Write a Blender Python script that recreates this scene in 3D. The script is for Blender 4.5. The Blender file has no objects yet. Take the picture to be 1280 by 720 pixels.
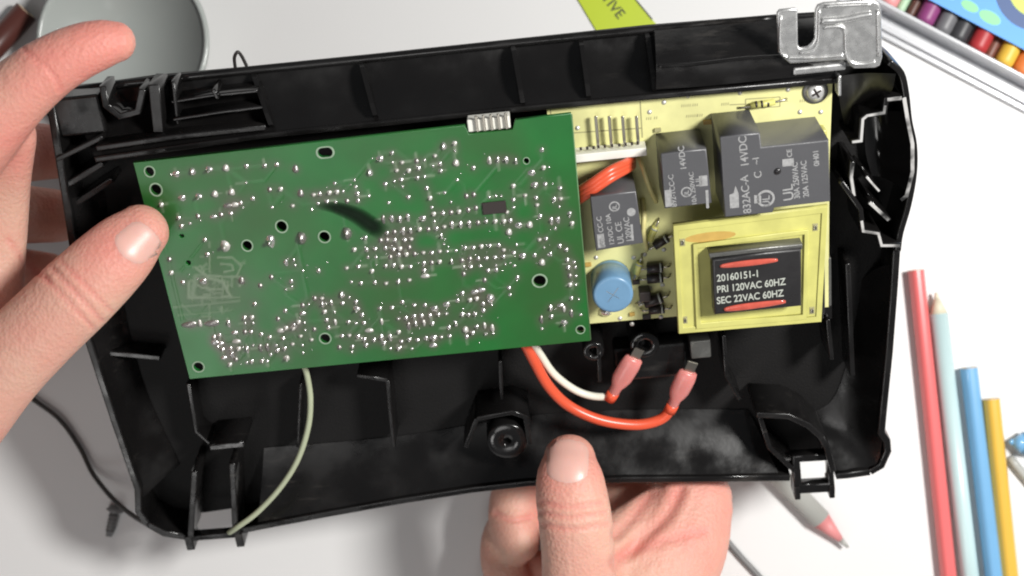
import bpy, bmesh, math, random
from mathutils import Vector, Matrix, noise
from mathutils.bvhtree import BVHTree
random.seed(7)
sc = bpy.context.scene
C = sc.collection
MM = 0.001
F = 1760.0                 # focal length in photo pixels (1280 wide)
CAMZ = 525.0               # camera height over the table, mm

# ------------------------------------------------------------------ camera
cam_d = bpy.data.cameras.new('camera'); cam = bpy.data.objects.new('camera', cam_d); C.objects.link(cam)
cam.location = (0, 0, CAMZ * MM)
cam_d.sensor_width = 36; cam_d.lens = F / 1280 * 36
cam_d.clip_start = 0.01; cam_d.clip_end = 20
cam_d.dof.use_dof = True; cam_d.dof.focus_distance = 0.415; cam_d.dof.aperture_fstop = 13
sc.camera = cam

# ------------------------------------------------------------------ world and lamps
w = bpy.data.worlds.new('World'); sc.world = w; w.use_nodes = True
w.node_tree.nodes['Background'].inputs[0].default_value = (0.93, 0.96, 1.0, 1)
w.node_tree.nodes['Background'].inputs[1].default_value = 0.115
def area(name, loc, target, size, power, col):
    d = bpy.data.lights.new(name, 'AREA'); d.shape = 'DISK'; d.size = size; d.energy = power; d.color = col
    o = bpy.data.objects.new(name, d); C.objects.link(o); o.location = loc
    o.rotation_euler = (Vector(target) - Vector(loc)).to_track_quat('-Z', 'Y').to_euler()
    return o
area('desk_lamp_light', (0.38, 0.10, 0.62), (0.08, 0.0, 0.05), 0.13, 6.0, (1.0, 0.985, 0.955))
area('sheen_light', (-0.44, -1.10, 0.84), (-0.05, 0, 0.08), 0.36, 1.5, (1.0, 0.98, 0.96))  # added lamp, aimed to raise a sheen on the green board
area('fill_light', (-0.25, -0.75, 1.35), (0, 0, 0.05), 0.7, 3.4, (1.0, 0.98, 0.96))  # added broad fill, no such lamp in view
sc.view_settings.view_transform = 'Standard'; sc.view_settings.look = 'None'
sc.view_settings.exposure = 0.0; sc.view_settings.gamma = 1.0
sc.view_settings.use_curve_mapping = False
sc.render.engine = 'CYCLES'
sc.cycles.filter_width = 2.0

# ------------------------------------------------------------------ frames
def rot(rx, ry, rz):
    return Matrix.Rotation(rz, 4, 'Z') @ Matrix.Rotation(ry, 4, 'Y') @ Matrix.Rotation(rx, 4, 'X')
PR = rot(0.4558, -0.0453, 0.0974)
PT = Vector((-41.816, 10.149, 84.612 + CAMZ - 500))      # centre of the green board, mm
PM = Matrix.Translation(PT) @ PR                          # held panel frame -> world, mm
PMI = PM.inverted()
def TW(px, py, z=0.0):                                    # point of the place at height z above the table (mm)
    k = (CAMZ - z) / F
    return Vector(((px - 640) * k, (360 - py) * k, z))
def PL(px, py, z=0.0):                                    # point of the held panel at panel height z (mm)
    o = PMI @ Vector((0, 0, CAMZ)); d = PMI.to_3x3() @ Vector(((px - 640) / F, (360 - py) / F, -1))
    t = (z - o.z) / d.z
    return o + d * t
def P2(pts, z): return [PL(x, y, z).to_2d() for x, y in pts]
def PX(p):                                                # panel-frame mm point for a world mm point
    return PMI @ p

# ------------------------------------------------------------------ materials
def mat(name, col, rough=0.5, metal=0.0, bump=0.0, bscale=400, var=0.0, vscale=60, spec=0.5, sss=0.0, sssr=(1, .35, .2), trans=0.0, coat=0.0, rvar=0.0, alpha=1.0):
    m = bpy.data.materials.new(name); m.use_nodes = True
    nt = m.node_tree; b = nt.nodes['Principled BSDF']
    b.inputs['Base Color'].default_value = (*col, 1); b.inputs['Roughness'].default_value = rough
    b.inputs['Metallic'].default_value = metal; b.inputs['Specular IOR Level'].default_value = spec
    b.inputs['Transmission Weight'].default_value = trans; b.inputs['Coat Weight'].default_value = coat
    b.inputs['Alpha'].default_value = alpha
    if sss:
        b.inputs['Subsurface Weight'].default_value = sss; b.inputs['Subsurface Radius'].default_value = sssr
        b.inputs['Subsurface Scale'].default_value = 0.004
    tc = nt.nodes.new('ShaderNodeTexCoord')
    def nz(scale, detail=4):
        n = nt.nodes.new('ShaderNodeTexNoise'); n.inputs['Scale'].default_value = scale; n.inputs['Detail'].default_value = detail
        nt.links.new(tc.outputs['Object'], n.inputs['Vector']); return n
    if var:
        n = nz(vscale); mx = nt.nodes.new('ShaderNodeMix'); mx.data_type = 'RGBA'
        mx.inputs['A'].default_value = (*[c * (1 - var) for c in col], 1)
        mx.inputs['B'].default_value = (*[min(1, c * (1 + var)) for c in col], 1)
        nt.links.new(n.outputs['Fac'], mx.inputs['Factor']); nt.links.new(mx.outputs['Result'], b.inputs['Base Color'])
    if rvar:
        n = nz(vscale * 1.7, 6); mr = nt.nodes.new('ShaderNodeMapRange')
        mr.inputs['From Min'].default_value = .3; mr.inputs['From Max'].default_value = .7
        mr.inputs['To Min'].default_value = max(0, rough - rvar); mr.inputs['To Max'].default_value = min(1, rough + rvar)
        nt.links.new(n.outputs['Fac'], mr.inputs['Value']); nt.links.new(mr.outputs['Result'], b.inputs['Roughness'])
    if bump:
        n = nz(bscale); bp = nt.nodes.new('ShaderNodeBump'); bp.inputs['Strength'].default_value = bump; bp.inputs['Distance'].default_value = 0.0004
        nt.links.new(n.outputs['Fac'], bp.inputs['Height']); nt.links.new(bp.outputs['Normal'], b.inputs['Normal'])
    return m
M = {}
M['table'] = mat('white_table', (.74, .735, .73), .55, bump=.08, bscale=900, var=.03, vscale=14)
M['black'] = mat('black_plastic', (.0075, .007, .007), .27, bump=.22, bscale=260, var=.35, vscale=45, rvar=.2, spec=.5)
def scuff_glint(m):  # stretched grey scuff marks over the black plastic
    nt = m.node_tree; b = nt.nodes['Principled BSDF']; tc = nt.nodes['Texture Coordinate']
    old = b.inputs['Base Color'].links[0].from_socket
    mp = nt.nodes.new('ShaderNodeMapping'); mp.inputs['Rotation'].default_value = (.2, .1, .5); mp.inputs['Scale'].default_value = (1, 7, 3)
    nt.links.new(tc.outputs['Object'], mp.inputs['Vector'])
    n1 = nt.nodes.new('ShaderNodeTexNoise'); n1.inputs['Scale'].default_value = 60; n1.inputs['Detail'].default_value = 8; n1.inputs['Roughness'].default_value = .7
    nt.links.new(mp.outputs['Vector'], n1.inputs['Vector'])
    n2 = nt.nodes.new('ShaderNodeTexNoise'); n2.inputs['Scale'].default_value = 22; n2.inputs['Detail'].default_value = 4
    nt.links.new(tc.outputs['Object'], n2.inputs['Vector'])
    r1 = nt.nodes.new('ShaderNodeMapRange'); r1.inputs['From Min'].default_value = .55; r1.inputs['From Max'].default_value = .78
    r2 = nt.nodes.new('ShaderNodeMapRange'); r2.inputs['From Min'].default_value = .45; r2.inputs['From Max'].default_value = .7
    nt.links.new(n1.outputs['Fac'], r1.inputs['Value']); nt.links.new(n2.outputs['Fac'], r2.inputs['Value'])
    mu = nt.nodes.new('ShaderNodeMath'); mu.operation = 'MULTIPLY'; nt.links.new(r1.outputs['Result'], mu.inputs[0]); nt.links.new(r2.outputs['Result'], mu.inputs[1])
    mx = nt.nodes.new('ShaderNodeMix'); mx.data_type = 'RGBA'; nt.links.new(old, mx.inputs['A']); mx.inputs['B'].default_value = (.075, .068, .062, 1)
    nt.links.new(mu.outputs['Value'], mx.inputs['Factor']); nt.links.new(mx.outputs['Result'], b.inputs['Base Color'])
scuff_glint(M['black'])
M['black2'] = mat('black_gloss_plastic', (.008, .0075, .0075), .17, bump=.1, bscale=160, rvar=.1, spec=.6)
M['black_floor'] = mat('textured_black_plastic', (.009, .0085, .0085), .62, bump=.4, bscale=1400, var=.35, vscale=45, spec=.22)
M['pcb_edge'] = mat('board_edge', (.10, .22, .09), .5)
M['rim_green'] = mat('pale_hole_rim', (.26, .36, .25), .4, var=.4, vscale=500)
M['solder'] = mat('solder', (.80, .78, .76), .24, metal=.85, bump=.35, bscale=900)
M['solder_grey'] = mat('grey_solder', (.40, .38, .36), .35, metal=.8, bump=.5, bscale=900)
M['solder_dull'] = mat('tinned_pad', (.66, .64, .60), .42, metal=.5, bump=.3, bscale=800)
M['yboard'] = mat('yellow_board', (.69, .67, .31), .34, var=.22, vscale=130, bump=.08, bscale=500)
M['yplate'] = mat('bobbin_plate', (.56, .54, .17), .38, var=.3, vscale=120, bump=.15, bscale=300)
M['tan'] = mat('varnish', (.55, .36, .10), .25, var=.25, vscale=300)
M['relay'] = mat('relay_plastic', (.088, .088, .094), .34, bump=.12, bscale=700, var=.1, vscale=90)
M['ink'] = mat('pale_ink', (.33, .33, .33), .5, var=.45, vscale=1100)
M['inkw'] = mat('white_ink', (.46, .48, .43), .5, var=.3, vscale=900)
M['silk'] = mat('silkscreen', (.34, .32, .16), .6)
M['white'] = mat('white_nylon', (.80, .79, .72), .45, bump=.05)
M['pin'] = mat('tin_pin', (.52, .49, .42), .3, metal=1)
M['core'] = mat('iron_core', (.022, .021, .022), .34, bump=.3, bscale=350, rvar=.12)
M['coreedge'] = mat('core_lamination', (.17, .17, .16), .38, metal=.6, bump=.4, bscale=900)
M['copper'] = mat('red_tape', (.55, .10, .07), .18, var=.3, vscale=500, coat=.5)
M['capblue'] = mat('blue_sleeve', (.15, .29, .45), .3, var=.15, vscale=200)
M['captop'] = mat('pale_blue_can_top', (.50, .66, .80), .2, var=.25, vscale=500, metal=.5, bump=.4, bscale=500)
M['steel'] = mat('bracket_steel', (.66, .66, .655), .27, metal=.8, var=.05, vscale=200, bump=.04, bscale=300, rvar=.08)
M['screw'] = mat('screw_zinc', (.80, .79, .77), .3, metal=.6, bump=.2)
M['red'] = mat('red_wire', (.72, .10, .045), .32)
M['orange'] = mat('orange_red_wire', (.74, .10, .045), .3)
M['wirew'] = mat('white_wire', (.80, .78, .66), .35)
M['wirec'] = mat('pale_green_wire', (.47, .51, .35), .35, var=.15, vscale=120)
M['wirek'] = mat('dark_grey_cable', (.035, .032, .03), .45)
M['wireg'] = mat('grey_cable', (.17, .17, .17), .4)
M['wirey'] = mat('yellow_wire', (.66, .60, .26), .4)
M['crimp'] = mat('pink_sleeve', (.62, .22, .20), .28, sss=.3, var=.15, vscale=200)
M['streak_tint'] = mat('streak_tint', (.008, .016, .009), .85, var=.5, vscale=300, spec=.1)
M['scuff_glint'] = mat('painted_rim_glint', (.40, .39, .38), .35, var=.35, vscale=160, rvar=.1)  # edge highlights put into the rim colour, broken up by noise
nt_ = M['scuff_glint'].node_tree; rp_ = nt_.nodes.new('ShaderNodeTexNoise'); rp_.inputs['Scale'].default_value = 150; rp_.inputs['Detail'].default_value = 6
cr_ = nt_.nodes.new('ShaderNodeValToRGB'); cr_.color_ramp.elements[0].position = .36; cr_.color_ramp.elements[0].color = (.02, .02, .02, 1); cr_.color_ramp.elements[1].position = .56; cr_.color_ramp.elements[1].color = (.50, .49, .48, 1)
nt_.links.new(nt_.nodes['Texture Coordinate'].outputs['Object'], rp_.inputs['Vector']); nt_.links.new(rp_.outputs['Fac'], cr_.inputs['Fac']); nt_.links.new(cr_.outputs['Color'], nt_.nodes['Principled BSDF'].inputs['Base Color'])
M['dark'] = mat('dark_epoxy', (.03, .022, .02), .4)
M['skin'] = None
M['p_red'] = mat('red_lacquer', (.80, .17, .17), .22, coat=.5, var=.06, vscale=50)
M['p_teal'] = mat('pale_teal_lacquer', (.56, .73, .74), .3, coat=.3, var=.05)
M['p_blue'] = mat('blue_lacquer', (.19, .43, .70), .25, coat=.4, var=.06)
M['p_yel'] = mat('yellow_lacquer', (.76, .47, .07), .25, coat=.4, var=.06)
M['p_grey'] = mat('grey_lacquer', (.42, .42, .39), .35, var=.08)
M['p_brown'] = mat('brown_lacquer', (.09, .028, .022), .35)
M['wood'] = mat('pencil_wood', (.68, .50, .40), .6, var=.15, vscale=300)
M['woodend'] = mat('pencil_wood_end', (.66, .52, .36), .6, var=.2, vscale=500)
M['cream'] = mat('cream_paint', (.72, .66, .50), .5, var=.1)
M['pinkp'] = mat('pink_core', (.72, .27, .27), .5)
M['lead_g'] = mat('grey_lead', (.24, .24, .25), .45)
M['cup'] = mat('grey_green_plastic', (.42, .45, .43), .18, var=.08, vscale=30)
M['lime'] = mat('lime_label', (.47, .58, .022), .4, var=.05)
M['inkk'] = mat('black_ink', (.03, .03, .015), .5)
M['case'] = mat('clear_plastic', (.88, .89, .92), .15, trans=.35, spec=.5)
M['card'] = mat('blue_card', (.075, .33, .80), .5, var=.06)
M['cardg'] = mat('pale_green_print', (.22, .60, .30), .5)
M['cardd'] = mat('dark_blue_print', (.02, .07, .22), .5, var=.1)
M['nail'] = mat('nail', (.72, .42, .36), .36, sss=.3, var=.08, vscale=120, bump=.1, bscale=300)

def skin_mat(name, c1, c2):
    m = mat(name, c1, .54, sss=.35, bump=0, spec=.4)
    nt = m.node_tree; b = nt.nodes['Principled BSDF']
    b.inputs['Subsurface Scale'].default_value = 0.005
    tc = nt.nodes['Texture Coordinate']
    n = nt.nodes.new('ShaderNodeTexNoise'); n.inputs['Scale'].default_value = 45; n.inputs['Detail'].default_value = 6
    nt.links.new(tc.outputs['Object'], n.inputs['Vector'])
    at = nt.nodes.new('ShaderNodeAttribute'); at.attribute_name = 'blush'
    mx = nt.nodes.new('ShaderNodeMix'); mx.data_type = 'RGBA'
    mx.inputs['A'].default_value = (*c1, 1); mx.inputs['B'].default_value = (*c2, 1)
    ad = nt.nodes.new('ShaderNodeMath'); ad.operation = 'MULTIPLY_ADD'; ad.inputs[1].default_value = .9; ad.use_clamp = True
    mp = nt.nodes.new('ShaderNodeMapRange'); mp.inputs['From Min'].default_value = .35; mp.inputs['From Max'].default_value = .7
    mp.inputs['To Min'].default_value = 0; mp.inputs['To Max'].default_value = .6
    nt.links.new(n.outputs['Fac'], mp.inputs['Value'])
    nt.links.new(at.outputs['Fac'], ad.inputs[0]); nt.links.new(mp.outputs['Result'], ad.inputs[2])
    nt.links.new(ad.outputs['Value'], mx.inputs['Factor']); nt.links.new(mx.outputs['Result'], b.inputs['Base Color'])
    v = nt.nodes.new('ShaderNodeTexVoronoi'); v.inputs['Scale'].default_value = 900
    n2 = nt.nodes.new('ShaderNodeTexNoise'); n2.inputs['Scale'].default_value = 260; n2.inputs['Detail'].default_value = 5
    nt.links.new(tc.outputs['Object'], v.inputs['Vector']); nt.links.new(tc.outputs['Object'], n2.inputs['Vector'])
    sm = nt.nodes.new('ShaderNodeMath'); sm.operation = 'MULTIPLY_ADD'; sm.inputs[1].default_value = .5
    nt.links.new(v.outputs['Distance'], sm.inputs[0]); nt.links.new(n2.outputs['Fac'], sm.inputs[2])
    bp = nt.nodes.new('ShaderNodeBump'); bp.inputs['Strength'].default_value = .6; bp.inputs['Distance'].default_value = .0006
    nt.links.new(sm.outputs['Value'], bp.inputs['Height']); nt.links.new(bp.outputs['Normal'], b.inputs['Normal'])
    return m
M['skin'] = skin_mat('skin', (.67, .41, .315), (.71, .275, .225))

def pcb_mat():
    m = mat('green_solder_mask', (.02, .11, .03), .32)
    nt = m.node_tree; b = nt.nodes['Principled BSDF']; tc = nt.nodes['Texture Coordinate']
    at = nt.nodes.new('ShaderNodeAttribute'); at.attribute_name = 'print'
    sp = nt.nodes.new('ShaderNodeSeparateColor'); nt.links.new(at.outputs['Color'], sp.inputs['Color'])
    n = nt.nodes.new('ShaderNodeTexNoise'); n.inputs['Scale'].default_value = 70; n.inputs['Detail'].default_value = 5
    nt.links.new(tc.outputs['Object'], n.inputs['Vector'])
    def mix(a, bcol, fac):
        x = nt.nodes.new('ShaderNodeMix'); x.data_type = 'RGBA'
        if isinstance(a, tuple): x.inputs['A'].default_value = (*a, 1)
        else: nt.links.new(a, x.inputs['A'])
        x.inputs['B'].default_value = (*bcol, 1); nt.links.new(fac, x.inputs['Factor']); return x.outputs['Result']
    c = mix((.008, .098, .018), (.016, .175, .032), n.outputs['Fac'])
    nb = nt.nodes.new('ShaderNodeTexNoise'); nb.inputs['Scale'].default_value = 26; nb.inputs['Detail'].default_value = 3
    nt.links.new(tc.outputs['Object'], nb.inputs['Vector'])
    mb = nt.nodes.new('ShaderNodeMapRange'); mb.inputs['From Min'].default_value = .42; mb.inputs['From Max'].default_value = .68; mb.inputs['To Max'].default_value = .75
    nt.links.new(nb.outputs['Fac'], mb.inputs['Value']); c = mix(c, (.026, .088, .018), mb.outputs['Result'])
    mr2 = nt.nodes.new('ShaderNodeMapRange'); mr2.inputs['To Min'].default_value = .2; mr2.inputs['To Max'].default_value = .42
    nt.links.new(nb.outputs['Fac'], mr2.inputs['Value']); nt.links.new(mr2.outputs['Result'], b.inputs['Roughness'])
    c = mix(c, (.045, .20, .062), sp.outputs['Green'])          # copper under the mask
    c = mix(c, (.095, .075, .066), sp.outputs['Red'])           # flux residue round the joints, plus a painted sheen patch
    c = mix(c, (.30, .36, .26), sp.outputs['Blue'])             # bare tinned tracks
    nt.links.new(c, b.inputs['Base Color'])
    bp = nt.nodes.new('ShaderNodeBump'); bp.inputs['Strength'].default_value = .5; bp.inputs['Distance'].default_value = .0003
    ad = nt.nodes.new('ShaderNodeMath'); ad.operation = 'MULTIPLY_ADD'; ad.inputs[1].default_value = .35
    ad2 = nt.nodes.new('ShaderNodeMath'); ad2.operation = 'ADD'
    nt.links.new(sp.outputs['Green'], ad2.inputs[0]); nt.links.new(sp.outputs['Blue'], ad2.inputs[1])
    nt.links.new(n.outputs['Fac'], ad.inputs[0]); nt.links.new(ad2.outputs['Value'], ad.inputs[2])
    nt.links.new(ad.outputs['Value'], bp.inputs['Height']); nt.links.new(bp.outputs['Normal'], b.inputs['Normal'])
    return m
M['pcb'] = pcb_mat()

# ------------------------------------------------------------------ builders (all coordinates in mm)
PMm = Matrix.Translation(PT * MM) @ PR                    # panel frame -> world, metres
IDM = Matrix.Identity(4)
class Thing: pass
def tag(o, label=None, cat=None, group=None, kind=None):
    if label: o['label'] = label
    if cat: o['category'] = cat
    if group: o['group'] = group
    if kind: o['kind'] = kind
    return o
def thing(name, label, cat, base=(0, 0, 0), frame=IDM, group=None):
    o = bpy.data.objects.new(name, None); C.objects.link(o)
    o.empty_display_size = .01
    b = Vector(base) * MM
    o.matrix_world = frame @ Matrix.Translation(b)
    o['_b'] = list(b)
    return tag(o, label, cat, group)
def mesh_from(verts, faces, smooth=False):
    me = bpy.data.meshes.new('m'); me.from_pydata([(v[0] * MM, v[1] * MM, v[2] * MM) for v in verts], [], faces)
    me.update()
    if smooth: me.polygons.foreach_set('use_smooth', [True] * len(me.polygons))
    return me
def bm_mesh(bm, smooth=False):
    bmesh.ops.recalc_face_normals(bm, faces=bm.faces)
    bmesh.ops.scale(bm, vec=(MM, MM, MM), verts=bm.verts)
    me = bpy.data.meshes.new('m'); bm.to_mesh(me); bm.free()
    if smooth: me.polygons.foreach_set('use_smooth', [True] * len(me.polygons))
    return me
def put(name, me, m, parent=None, frame=IDM, loc=(0, 0, 0), grand=False):
    o = bpy.data.objects.new(name, me); C.objects.link(o)
    if me.materials: pass
    else: me.materials.append(M[m] if isinstance(m, str) else m)
    if me.name == 'm' or me.name.startswith('m.'): me.name = name
    L = Vector(loc) * MM
    if parent is None:
        o.matrix_world = frame @ Matrix.Translation(L)
    else:
        o.parent = parent
        if '_b' in parent.keys(): o.location = L - Vector(parent['_b'])
        else: o.location = L
    return o
def sub(name, me, m, part):                                # sub-part sharing its part's coordinates
    o = bpy.data.objects.new(name, me); C.objects.link(o)
    if not me.materials: me.materials.append(M[m])
    o.parent = part
    return o
def prism(outline, z0, z1, holes=(), bevel=.25, res=1):
    cu = bpy.data.curves.new('c', 'CURVE'); cu.dimensions = '2D'; cu.fill_mode = 'BOTH'
    for pts in [outline] + list(holes):
        s = cu.splines.new('POLY'); s.points.add(len(pts) - 1)
        for q, p in zip(s.points, pts): q.co = (p[0] * MM, p[1] * MM, 0, 1)
        s.use_cyclic_u = True
    h = (z1 - z0) / 2; bevel = min(bevel, h * .9)
    cu.extrude = (h - bevel) * MM; cu.bevel_depth = bevel * MM; cu.bevel_resolution = res; cu.offset = -bevel * MM
    o = bpy.data.objects.new('c', cu); C.objects.link(o)
    dg = bpy.context.evaluated_depsgraph_get(); dg.update()
    me = bpy.data.meshes.new_from_object(o.evaluated_get(dg)); me.name = 'm'
    bpy.data.objects.remove(o); bpy.data.curves.remove(cu)
    for v in me.vertices: v.co.z += (z0 + h) * MM
    me.materials.clear()
    return me
def circle(c, r, n=20, ry=None, a0=0):
    ry = ry or r
    return [Vector((c[0] + r * math.cos(a0 + 2 * math.pi * i / n), c[1] + ry * math.sin(a0 + 2 * math.pi * i / n))) for i in range(n)]
def rrect(x0, y0, x1, y1, r=.6, n=3):
    pts = []
    for cx, cy, a in ((x1 - r, y1 - r, 0), (x0 + r, y1 - r, 90), (x0 + r, y0 + r, 180), (x1 - r, y0 + r, 270)):
        for i in range(n + 1):
            t = math.radians(a + 90 * i / n); pts.append(Vector((cx + r * math.cos(t), cy + r * math.sin(t))))
    return pts
def offset_poly(pl, t):
    L, R_ = [], []
    n = len(pl)
    for i, p in enumerate(pl):
        p = Vector(p)
        d1 = (p - Vector(pl[i - 1])).normalized() if i else None
        d2 = (Vector(pl[i + 1]) - p).normalized() if i < n - 1 else None
        d = ((d1 or d2) + (d2 or d1)).normalized(); nn = Vector((-d.y, d.x))
        k = 1.0
        if d1 and d2: k = min(2.0, 1 / max(.3, abs(nn.dot(Vector((-d1.y, d1.x))))))
        L.append(p + nn * t / 2 * k); R_.append(p - nn * t / 2 * k)
    return L + R_[::-1]
def wall(pl, t, z0, z1, bevel=.4): return prism(offset_poly(pl, t), z0, z1, bevel=bevel, res=2)
def smooth_line(pts, n=8, closed=False):
    pts = [Vector(p) for p in pts]; out = []
    m = len(pts)
    for i in range(m - 1):
        p0 = pts[max(0, i - 1)]; p1 = pts[i]; p2 = pts[i + 1]; p3 = pts[min(m - 1, i + 2)]
        for k in range(n):
            t = k / n
            out.append(.5 * ((2 * p1) + (p2 - p0) * t + (2 * p0 - 5 * p1 + 4 * p2 - p3) * t * t + (3 * p1 - p0 - 3 * p2 + p3) * t ** 3))
    out.append(pts[-1]); return out
def rings(pts, radii, seg=12, up=None, flat=None, caps=True):
    """tube round a polyline; radii may be (width, thickness) pairs oriented by up"""
    vs, fs = [], []
    n = len(pts); prev = None
    for i, p in enumerate(pts):
        d = (pts[min(i + 1, n - 1)] - pts[max(0, i - 1)]).normalized()
        u = Vector(up) if up is not None else (prev if prev is not None else (Vector((0, 0, 1)) if abs(d.z) < .9 else Vector((1, 0, 0))))
        s = d.cross(u).normalized(); u2 = s.cross(d).normalized(); prev = u2
        r = radii[i] if isinstance(radii, (list, tuple)) else radii
        rw, rt = r if isinstance(r, (tuple, list)) else (r, r)
        for k in range(seg):
            a = 2 * math.pi * k / seg
            vs.append(p + s * rw * math.cos(a) + u2 * rt * math.sin(a))
    for i in range(n - 1):
        for k in range(seg):
            a, b = i * seg + k, i * seg + (k + 1) % seg
            fs.append((a, b, b + seg, a + seg))
    if caps:
        fs.append(tuple(range(seg))[::-1]); fs.append(tuple(range((n - 1) * seg, n * seg)))
    return vs, fs
def tube(pts, r, seg=12, n=8, smooth=True):
    p = smooth_line(pts, n) if n > 1 else [Vector(q) for q in pts]
    v, f = rings(p, r, seg); return mesh_from(v, f, smooth)
def lathe(profile, seg=32, c=(0, 0)):
    vs, fs = [], []
    for r, z in profile:
        for k in range(seg):
            a = 2 * math.pi * k / seg; vs.append((c[0] + r * math.cos(a), c[1] + r * math.sin(a), z))
    for i in range(len(profile) - 1):
        for k in range(seg):
            a, b = i * seg + k, i * seg + (k + 1) % seg; fs.append((a, b, b + seg, a + seg))
    if profile[0][0] > 0: fs.append(tuple(range(seg))[::-1])
    if profile[-1][0] > 0: fs.append(tuple(range((len(profile) - 1) * seg, len(profile) * seg)))
    me = mesh_from(vs, fs, True); return me
def box(x0, y0, z0, x1, y1, z1, bevel=.3, seg=2):
    bm = bmesh.new(); bmesh.ops.create_cube(bm, size=1)
    for v in bm.verts: v.co = Vector((x0 + (v.co.x + .5) * (x1 - x0), y0 + (v.co.y + .5) * (y1 - y0), z0 + (v.co.z + .5) * (z1 - z0)))
    if bevel: bmesh.ops.bevel(bm, geom=bm.edges[:], offset=bevel, segments=seg, profile=.5, affect='EDGES')
    return bm_mesh(bm)
def text(s, size, x, y, z, ang=0, sx=1.0, align='LEFT', thick=.04, bold=0):
    cu = bpy.data.curves.new('t', 'FONT'); cu.body = s; cu.size = size * MM; cu.align_x = align; cu.extrude = thick * MM; cu.offset = bold * MM
    o = bpy.data.objects.new('t', cu); C.objects.link(o)
    dg = bpy.context.evaluated_depsgraph_get(); dg.update()
    me = bpy.data.meshes.new_from_object(o.evaluated_get(dg)); me.name = 'm'
    bpy.data.objects.remove(o); bpy.data.curves.remove(cu)
    me.materials.clear()
    me.transform(Matrix.Translation(Vector((x, y, z)) * MM) @ Matrix.Rotation(ang, 4, 'Z') @ Matrix.Diagonal((sx, 1, 1, 1)))
    return me
def join(meshes):
    bm = bmesh.new()
    for me in meshes: bm.from_mesh(me)
    me = bpy.data.meshes.new('m'); bm.to_mesh(me); bm.free(); me.materials.clear(); return me

# ------------------------------------------------------------------ table
tb = put('table', mesh_from([(-1200, -1000, 0), (1200, -1000, 0), (1200, 1000, 0), (-1200, 1000, 0)], [(0, 1, 2, 3)]), 'table')
tag(tb, 'white table top under everything', 'table', kind='structure')

# ------------------------------------------------------------------ black plastic housing
ZF, ZR = -27.0, -13.0           # floor and rim height in the panel frame
H = thing('plastic_housing', 'black moulded plastic cover with ribs and latches that carries both circuit boards', 'cover', (30, -22, ZF - 2), PMm)
left = [PL(62, 128, ZR), PL(82, 250, ZR), PL(108, 420, ZR), PL(142, 525, ZR), PL(172, 612, ZR), PL(173, 640, ZR), PL(184, 656, ZR)]
bottom = [PL(x, y, ZR) for x, y in ((184, 656), (205, 668), (238, 673), (300, 664), (400, 645), (500, 627), (590, 613), (660, 605), (780, 600.5), (900, 599.5), (992, 598), (1060, 595), (1088, 591))]
right = [PL(x, y, ZR) for x, y in ((1088, 591), (1102, 583), (1110, 565), (1109, 552), (1102, 542), (1104, 520), (1112, 440), (1118, 360), (1121, 312))]
pocket = [PL(x, y, ZR) for x, y in ((1121, 312), (1124, 290), (1134, 255), (1141, 215), (1141, 180), (1135, 150), (1131, 115), (1125, 90), (1110, 76))]
topo = [PL(x, y, -25) for x, y in ((1104, 66), (1096, 14), (975, 22), (810, 35), (640, 53), (460, 72), (300, 88), (190, 98), (118, 108), (62, 120))]
outline = [p.to_2d() for p in left[:-1] + bottom[:-1] + right[:-1] + pocket[:-1] + topo]
win_r = P2([(996, 573), (1036, 572), (1037, 607), (1000, 610)], -24)
win_l = P2([(258, 634), (276, 632), (277, 640), (256, 642)], ZF)
put('back_plate', prism(outline, ZF - 2.2, ZF, bevel=.6), 'black_floor', H)
put('side_wall', wall([p.to_2d() for p in left], 2.4, ZF - .5, ZR, .5), 'black', H)
put('side_wall', wall([p.to_2d() for p in right], 2.4, ZF - .5, ZR, .5), 'black', H)
put('bottom_wall', wall([p.to_2d() for p in bottom[:3]], 2.4, ZF - .4, ZR, .5), 'black', H)
put('bottom_wall', wall([p.to_2d() for p in bottom[3:-3] + [PL(988, 598, ZR)]], 2.4, ZF - .4, ZR, .5), 'black', H)
put('bottom_wall', wall([p.to_2d() for p in [PL(1046, 596, ZR)] + bottom[-2:]], 2.4, ZF - .4, ZR, .5), 'black', H)
def strip(a, b, n=24, dz=0):       # sheet lofted between two polylines with thickness below
    A = smooth_line(a, n); B = smooth_line(b, n); vs, fs = [], []
    m = min(len(A), len(B)); K = 8
    for i in range(m):
        for k in range(K + 1):
            t = k / K; p = A[i].lerp(B[i], t); p = p + Vector((0, 0, dz * math.sin(math.pi * t))); vs.append(p)
    W = K + 1
    for i in range(m - 1):
        for k in range(K): fs.append((i * W + k, i * W + k + 1, (i + 1) * W + k + 1, (i + 1) * W + k))
    me = mesh_from(vs, fs, True); return me
# sloping inner skirt along the bottom edge
fl_a = [PL(x, y, ZF + .4) for x, y in ((330, 560), (500, 545), (660, 520), (800, 512), (935, 512))]
fl_b = [PL(x, y, ZR - .8) for x, y in ((322, 657), (500, 624), (660, 603), (800, 597.5), (975, 596))]
put('bottom_skirt', strip(fl_a, fl_b, 10, -1.5), 'black', H)
fl_a = [PL(x, y, ZF + .4) for x, y in ((1000, 520), (1040, 500), (1062, 440), (1078, 350))]
fl_b = [PL(x, y, ZR - .8) for x, y in ((1050, 593), (1098, 575), (1107, 440), (1116, 330))]
put('corner_skirt', strip(fl_a, fl_b, 10, -2.5), 'black', H)
fl_a = [PL(x, y, ZF + .4) for x, y in ((130, 240), (150, 360), (180, 480), (225, 580))]
fl_b = [PL(x, y, ZR - .8) for x, y in ((84, 250), (108, 400), (142, 515), (176, 625))]
put('side_skirt', strip(fl_a, fl_b, 10, -1.0), 'black', H)

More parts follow.
